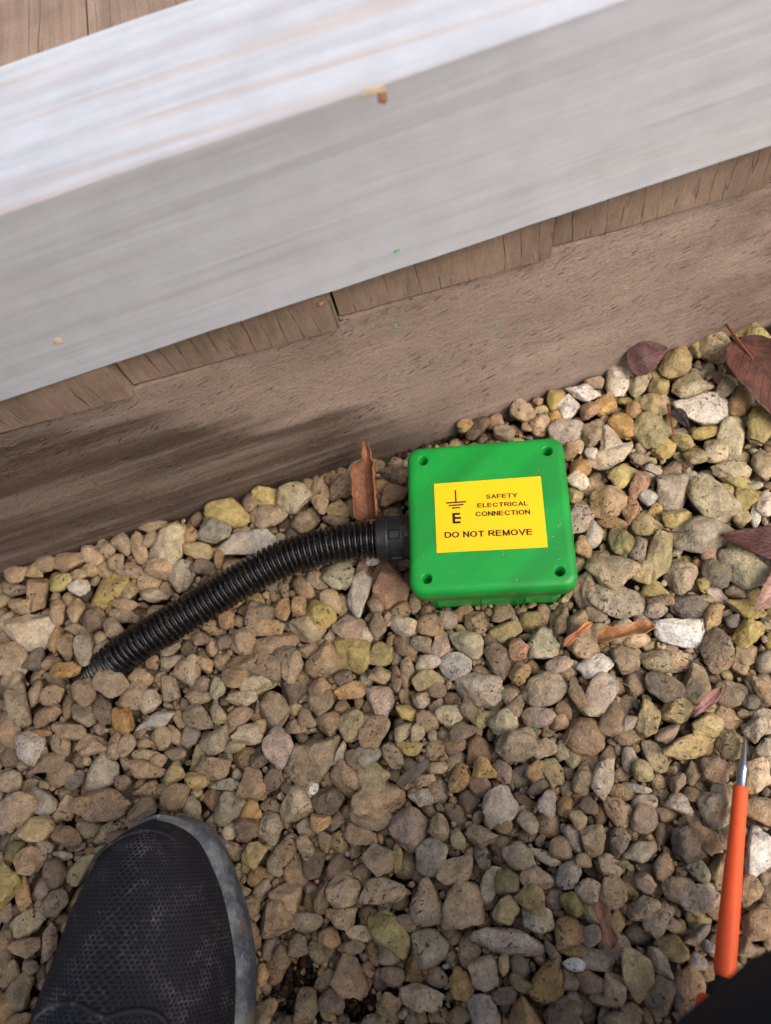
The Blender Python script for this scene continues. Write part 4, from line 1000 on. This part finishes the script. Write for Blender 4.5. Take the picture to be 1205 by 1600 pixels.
# ------------------------------------------------------------------ twigs, bark, swarf
def twig(name, label, pts, r, mat, cat='twig', group=None):
    P = catmull([at(a, b, c-.005) for a, b, c in pts], 24)
    P = [p+Vector((mnoise.noise(p*300), mnoise.noise(p*300+Vector((5, 0, 0))), 0))*r*1.2 for p in P]
    v, f = tube(P, [r*(1-.5*k/24) for k in range(25)], 7)
    o = link(name, mesh_from(name, v, f), mat); tag(o, label, cat, group); return o
twig('twig', 'thin dark twig at the right edge beside the mossy green stone', [(1165, 684, .0125), (1185, 690, .013), (1225, 706, .012)], .0006, MAT['twig'])
twig('twig', 'thin dark twig right of the box above the large pale grey stone', [(984, 720, .012), (1008, 733, .0125), (1036, 748, .011)], .0007, MAT['twig'])
twig('twig', 'short dark stem across the flat stone under the pale triangular stone', [(1034, 827, .011), (1058, 832, .0125), (1086, 829, .011)], .0004, MAT['twig'])
twig('rootlet', 'pale curved rootlet beside the small grey cobble near the white shard', [(962, 1066, .0115), (978, 1070, .013), (990, 1080, .013), (994, 1092, .011)], .0002, MAT['root'], 'rootlet')
twig('rootlet', 'fine dark rootlet running down to the pink-purple leaf', [(1070, 1028, .012), (1100, 1042, .013), (1124, 1062, .013), (1142, 1074, .012)], .0003, MAT['twig'], 'rootlet')
twig('rootlet', 'thin dark stem near the bottom edge among the ochre stones', [(905, 1552, .011), (930, 1568, .0125), (968, 1580, .011)], .0004, MAT['twig'], 'rootlet')
twig('rootlet', 'hair-thin stem curving over the triangular brown stone', [(878, 1168, .011), (888, 1155, .0135), (893, 1135, .012)], .0002, MAT['root'], 'rootlet')
twig('twig', 'dark twig lying left of the pale grey stone in the gravel', [(762, 1338, .010), (778, 1348, .0115), (792, 1360, .010)], .0008, MAT['twig'])
def chip(name, label, c, L, W_, T_, a, mat, z, cat, seed, group=None):
    P = at(c[0], c[1], z); ca, sa = math.cos(math.radians(a)), math.sin(math.radians(a))
    A1 = at(c[0]+ca*20, c[1]-sa*20, z)-P
    bmx = bmesh.new(); bmesh.ops.create_cube(bmx, size=1.0); bmesh.ops.subdivide_edges(bmx, edges=bmx.edges[:], cuts=4, use_grid_fill=True)
    for q_ in bmx.verts:
        taper = 1-.55*abs(2*q_.co.x)**2
        q_.co = Vector((q_.co.x*L, q_.co.y*W_*taper, q_.co.z*T_)); q_.co += mnoise.noise_vector(q_.co*420+Vector((seed, 0, 0)))*T_*.35
    o = link(name, bm_mesh(name, bmx), mat); o.location = P; o.rotation_euler = (RND.uniform(-.15, .15), RND.uniform(-.15, .15), math.atan2(A1.y, A1.x)); tag(o, label, cat, group); return o
chip('bark_chip', 'long dark grey chip of bark lying left of centre below the green box', (646, 1208), .0195, .0055, .0022, 36, MAT['bark'], .0065, 'bark chip', 1.0)
chip('bark_chip', 'small reddish scrap stuck on a board end under the pale rail', (502, 472), .0022, .0014, .001, 20, MAT['knot_dark'], .13, 'bark chip', 4.0).location = WALL @ (on_wall(502, 474, -.0062))
for i, (sx, sy) in enumerate(((790, 1128), (797, 1148), (836, 1141), (751, 1128), (787, 1086), (868, 1008), (913, 1110), (920, 1138), (797, 1112), (813, 1223), (1120, 899), (1168, 834))):
    z = .0085; P = at(sx, sy, z); pts = []
    a0 = RND.uniform(0, 6); R_ = RND.uniform(.0004, .0008)
    for k in range(14):
        an = a0+k*.42; pts.append(P+Vector((math.cos(an)*R_, math.sin(an)*R_, .0002*k-.001)))
    v, f = tube(pts, [.00016]*14, 5); o = link('plastic_shaving', mesh_from('plastic_shaving', v, f), MAT['swarf'])
    tag(o, 'tiny bright green plastic shaving lying on the stones', 'shaving', 'green plastic shavings on the gravel')
for i, (sx, sy) in enumerate(((620, 507), (776, 508), (466, 582))):
    P = WALL @ on_wall(sx, sy, -.0009); a0 = RND.uniform(0, 6)
    pts = [P+WU*(.0008*math.cos(a0+k*.45))+Vector((0, 0, .0008*math.sin(a0+k*.45)))-WV*(.0001*k) for k in range(11)]
    v, f = tube(pts, [.0002]*11, 5); o = link('plastic_shaving', mesh_from('plastic_shaving', v, f), MAT['swarf'])
    tag(o, 'tiny bright green plastic shaving stuck to the sleeper face', 'shaving', 'green plastic shavings on the sleeper')
P = RAILM @ (on_rail(620, 391)+Vector((0, -.0004, 0)))
pts = [P+WU*(.0008*math.cos(k*.5))+Vector((0, 0, .0008*math.sin(k*.5))) for k in range(9)]
v, f = tube(pts, [.0003]*9, 5); o = link('plastic_shaving', mesh_from('plastic_shaving', v, f), MAT['swarf']); tag(o, 'tiny green plastic shaving stuck to the pale rail', 'shaving')

# ------------------------------------------------------------------ the person taking the picture
TOE = Vector((-0.15788, 0.0674, 0.0)); BACK = Vector((-0.31255, -0.9499, 0)); LAT = Vector((0.9499, -0.31255, 0))
SHM = Matrix((LAT, BACK, Vector((0, 0, 1)))).transposed().to_4x4()    # x across (to the right), y to the heel
SHM.translation = TOE
if SHM.determinant() < 0: pass
person = empty('person', Matrix.Translation((-0.2, -0.2, 0)))
tag(person, 'crouching person in black trousers, one black mesh trainer reaching into the gravel', 'person')
PI_ = Matrix.Translation((-0.2, -0.2, 0)).inverted()
def interp(tab, s):
    for (a, va), (b, vb) in zip(tab, tab[1:]):
        if s <= b:
            t = (s-a)/(b-a); t = max(0, min(1, t)); return va+(vb-va)*t
    return tab[-1][1]
RX = [(0, .003), (.001, .0115), (.004, .0190), (.009, .0255), (.016, .0305), (.024, .0340), (.034, .0385), (.045, .0425), (.062, .0470), (.080, .0482), (.11, .0475), (.15, .042), (.19, .037), (.23, .035), (.26, .032), (.28, .022), (.286, .006)]
LX = [(0, -.001), (.001, -.0070), (.004, -.0135), (.009, -.0205), (.016, -.0260), (.024, -.0285), (.034, -.0320), (.045, -.0355), (.062, -.0390), (.080, -.0425), (.11, -.046), (.15, -.047), (.19, -.040), (.23, -.036), (.26, -.031), (.28, -.020), (.286, -.004)]
HT = [(0, .034), (.004, .041), (.010, .047), (.02, .053), (.035, .058), (.05, .061), (.07, .066), (.09, .073), (.12, .086), (.15, .099), (.18, .108), (.22, .112), (.26, .110), (.286, .105)]
SS = [0, .0006, .0015, .003, .005, .0075, .0105, .014, .018, .023, .029, .036, .044, .053, .063, .074, .086, .10, .115, .13, .15, .17, .19, .21, .23, .25, .265, .277, .283, .286]
Z0 = 0.0040                                   # the sole presses on the stones
# sole
rl = []
for s in SS:
    l_, r_ = interp(LX, s), interp(RX, s); c_ = (l_+r_)/2; h_ = (r_-l_)/2
    sp = 0.006*max(0, 1-s/.05)
    top = .030 + .004*max(0, 1-s/.03)
    sec = []
    for k in range(28):
        a = 2*math.pi*k/28; cx, cz = math.cos(a), math.sin(a)
        e = 2/5.0
        sec.append(Vector((c_+h_*math.copysign(abs(cx)**e, cx), s, Z0+sp+(top-Z0-sp)*(.5+.5*math.copysign(abs(cz)**e, cz)))))
    rl.append(sec)
v, f = rings(rl); sole_me = mesh_from('sole', v, f)
# upper
vv, ff, uu = [], [], []
NK = 36
for s in SS:
    ins_ = .0030+.0016*min(1, s/.02)
    l_, r_ = interp(LX, s)+ins_*.4, interp(RX, s)-ins_*.9
    if r_-l_ < .002: r_ = l_+.002
    c_ = (l_+r_)/2; h_ = (r_-l_)/2; H_ = interp(HT, s)-.030
    crown = c_-.002-.004*min(1, s/.08)
    for k in range(NK+1):
        a = math.pi*k/NK; cx, cz = math.cos(a), math.sin(a)
        x = c_+h_*math.copysign(abs(cx)**.72, cx); zf = cz**.80
        x += (crown-c_)*zf
        vv.append(Vector((x, s+.0035*(1-zf*.4)*max(0, 1-s/.03), .026+(H_+.004)*zf))); uu.append(((k/NK-.5)*.125, s+(interp(HT, s)-.03)*.5))
for i in range(len(SS)-1):
    for k in range(NK):
        a = i*(NK+1)+k; ff.append((a, a+1, a+NK+2, a+NK+1))
up_me = mesh_from('shoe', vv, ff)
uvl = up_me.uv_layers.new(name='UVMap')
for lp in up_me.loops: uvl.data[lp.index].uv = uu[lp.vertex_index]
def top_at(x, s):
    ins_ = .0030+.0016*min(1, s/.02); l_, r_ = interp(LX, s)+ins_*.4, interp(RX, s)-ins_*.9
    c_ = (l_+r_)/2; h_ = (r_-l_)/2; t = max(-1, min(1, (x-c_+.004)/h_)); cz = math.sqrt(max(0, 1-abs(t)**(2/.72)))
    return .026+(interp(HT, s)-.026)*cz**.80
def ridge(pts, r, zo=0.0):
    P = catmull([Vector((x, s, top_at(x, s)+zo)) for x, s in pts], 40); return tube(P, r, 8)
def build_shoe(Mx, mirror=False):
    sh = link('shoe', up_me, MAT['shoe'], person)
    Mx = PI_ @ Mx
    if mirror: Mx = Mx @ Matrix.Diagonal((-1, 1, 1, 1))
    sh.matrix_local = Mx
    link('sole', sole_me, MAT['sole'], sh)
    v, f = ridge([(.002, .078), (-.012, .0735), (-.024, .075), (-.0325, .082), (-.036, .100), (-.036, .135)], .0013); link('seam', mesh_from('seam', v, f), MAT['trim'], sh)
    v, f = ridge([(.002, .078), (.016, .0755), (.026, .080), (.031, .094), (.031, .135)], .0013); link('seam', mesh_from('seam', v, f), MAT['trim'], sh)
    v, f = ridge([(-.029, .030), (-.020, .0165), (-.006, .0085), (.008, .0085), (.020, .017), (.0285, .032), (.034, .055), (.036, .085)], .0009, -.0004); link('toe_seam', mesh_from('toe_seam', v, f), MAT['trim'], sh)
    return sh
build_shoe(SHM)

KNEE = depth_at(1320, 1585, 0.20)
Fv = -BACK
RFOOT = Vector((0.03, -0.52, 0.055))
def skin_body():
    J = {}; E = []
    def j(n, co, r, par=None):
        J[n] = (Vector(co), r)
        if par: E.append((par, n))
    j('pelvis', (-.10, -.46, .40), (.135, .12))
    j('belly', (-.09, -.43, .54), (.14, .115), 'pelvis'); j('chest', (-.06, -.36, .74), (.16, .12), 'belly'); j('upchest', (-.04, -.29, .88), (.13, .10), 'chest')
    j('neck', (-.02, -.235, .97), (.058, .058), 'upchest'); j('jaw', (-.01, -.19, 1.03), (.068, .075), 'neck'); j('head', (-.01, -.18, 1.11), (.082, .095), 'jaw'); j('crown', (-.01, -.195, 1.18), (.055, .06), 'head')
    aL = TOE + BACK*.225 + Vector((0, 0, .10))
    j('hipL', (-.20, -.44, .39), (.10, .10), 'pelvis'); j('thighL', (-.24, -.28, .45), (.085, .085), 'hipL'); j('kneeL', (-.29, -.10, .49), (.066, .066), 'thighL')
    j('calfL', (-.265, -.145, .30), (.062, .062), 'kneeL'); j('ankleL', (aL.x, aL.y, .115), (.05, .055), 'calfL')
    j('hipR', (0.0, -.49, .36), (.10, .10), 'pelvis'); j('thighR', ((KNEE.x)*.55, (KNEE.y-.49)*.5, (KNEE.z+.36)*.5), (.085, .085), 'hipR'); j('kneeR', KNEE, (.076, .076), 'thighR')
    j('calfR', ((KNEE.x+RFOOT.x)*.5, (KNEE.y+RFOOT.y)*.5, .075), (.062, .062), 'kneeR'); j('ankleR', RFOOT, (.046, .046), 'calfR')
    j('shL', (-.22, -.29, .90), (.066, .066), 'upchest'); j('elL', (-.30, -.20, .66), (.048, .048), 'shL'); j('wrL', (-.13, -.07, .52), (.032, .032), 'elL')
    j('shR', (.15, -.31, .90), (.066, .066), 'upchest'); j('elR', (.26, -.24, .67), (.048, .048), 'shR'); j('wrR', (.13, -.09, .52), (.032, .032), 'elR')
    for s_, wr, sg in (('L', (-.13, -.07, .52), 1), ('R', (.13, -.09, .52), -1)):
        j('pal'+s_, (wr[0]+sg*.035, wr[1]+.015, wr[2]-.02), (.026, .016), 'wr'+s_)
        for q_, (dx, dy, dz) in enumerate(((.045, .028, -.010), (.05, .014, -.020), (.05, .0, -.028), (.042, -.014, -.034))):
            b0 = Vector((wr[0]+sg*.035, wr[1]+.015, wr[2]-.02))
            j('f%s%d' % (s_, q_), b0+Vector((sg*dx*.55, dy, dz*.6)), (.0095, .0095), 'pal'+s_); j('g%s%d' % (s_, q_), b0+Vector((sg*dx, dy*.9, dz*1.3)), (.008, .008), 'f%s%d' % (s_, q_))
        j('th'+s_, b0+Vector((sg*.006, .03, .022)), (.0105, .0105), 'pal'+s_); j('tt'+s_, b0+Vector((sg*.028, .045, .026)), (.0085, .0085), 'th'+s_)
    names = list(J); me = bpy.data.meshes.new('body')
    me.from_pydata([tuple(PI_ @ J[n][0]) for n in names], [(names.index(a), names.index(b)) for a, b in E], [])
    o = link('body', me, MAT['cloth'], person)
    me.materials.append(MAT['skin'])
    sk = o.modifiers.new('skin', 'SKIN'); sk.use_smooth_shade = True; sk.branch_smoothing = 0.5
    lay = me.skin_vertices[0] if len(me.skin_vertices) else None
    if lay is None:
        bpy.context.view_layer.objects.active = o; bpy.ops.mesh.customdata_skin_add(); lay = me.skin_vertices[0]
    for i, n in enumerate(names):
        lay.data[i].radius = J[n][1]; lay.data[i].use_root = (n == 'pelvis')
    ss = o.modifiers.new('sub', 'SUBSURF'); ss.levels = 2; ss.render_levels = 2
    dg = bpy.context.evaluated_depsgraph_get(); m2 = bpy.data.meshes.new_from_object(o.evaluated_get(dg))
    o.modifiers.clear(); o.data = m2; m2.name = 'body'
    m2.materials.clear(); m2.materials.append(MAT['cloth']); m2.materials.append(MAT['skin'])
    wl = [PI_ @ Vector((-.13, -.07, .52)), PI_ @ Vector((.13, -.09, .52))]; hd = PI_ @ Vector((-.01, -.19, 1.08))
    for p in m2.polygons:
        c = p.center; hand = any((c-w_).length < .11 and c.z < w_.z+.004 for w_ in wl)
        p.material_index = 1 if c.z > .985 else 0
        p.use_smooth = True
    # face and hair
    hm = bmesh.new(); bmesh.ops.create_icosphere(hm, subdivisions=4, radius=1.0)
    for q_ in hm.verts:
        q_.co = Vector((q_.co.x*.088, q_.co.y*.10, q_.co.z*.088))*(1+.05*mnoise.noise(q_.co*6))
    bmesh.ops.delete(hm, geom=[x for x in hm.verts if x.co.z < -.01 and x.co.y > -.02], context='VERTS')
    hair = link('hair', bm_mesh('hair', hm), MAT['hair'], o); hair.location = PI_ @ Vector((-.01, -.20, 1.125))
    for nm, co, r3 in (('nose', (-.01, -.078, 1.065), (.012, .020, .016)), ('ear', (-.098, -.19, 1.06), (.010, .020, .030)), ('ear', (.078, -.19, 1.06), (.010, .020, .030))):
        e_ = lump(nm, r3, 1.0, MAT['skin'], o, PI_ @ Vector(co), .1, 3)
    for sx in (-.042, .022):
        lump('eye', (.011, .006, .007), 2.0, simple('eye_white', (225, 222, 216), .3), o, PI_ @ Vector((sx, -.096, 1.088)), 0.0, 3)
    lump('mouth', (.022, .006, .005), 3.0, simple('lips', (165, 98, 88), .5), o, PI_ @ Vector((-.01, -.112, 1.025)), .1, 3)
    return o
skin_body()
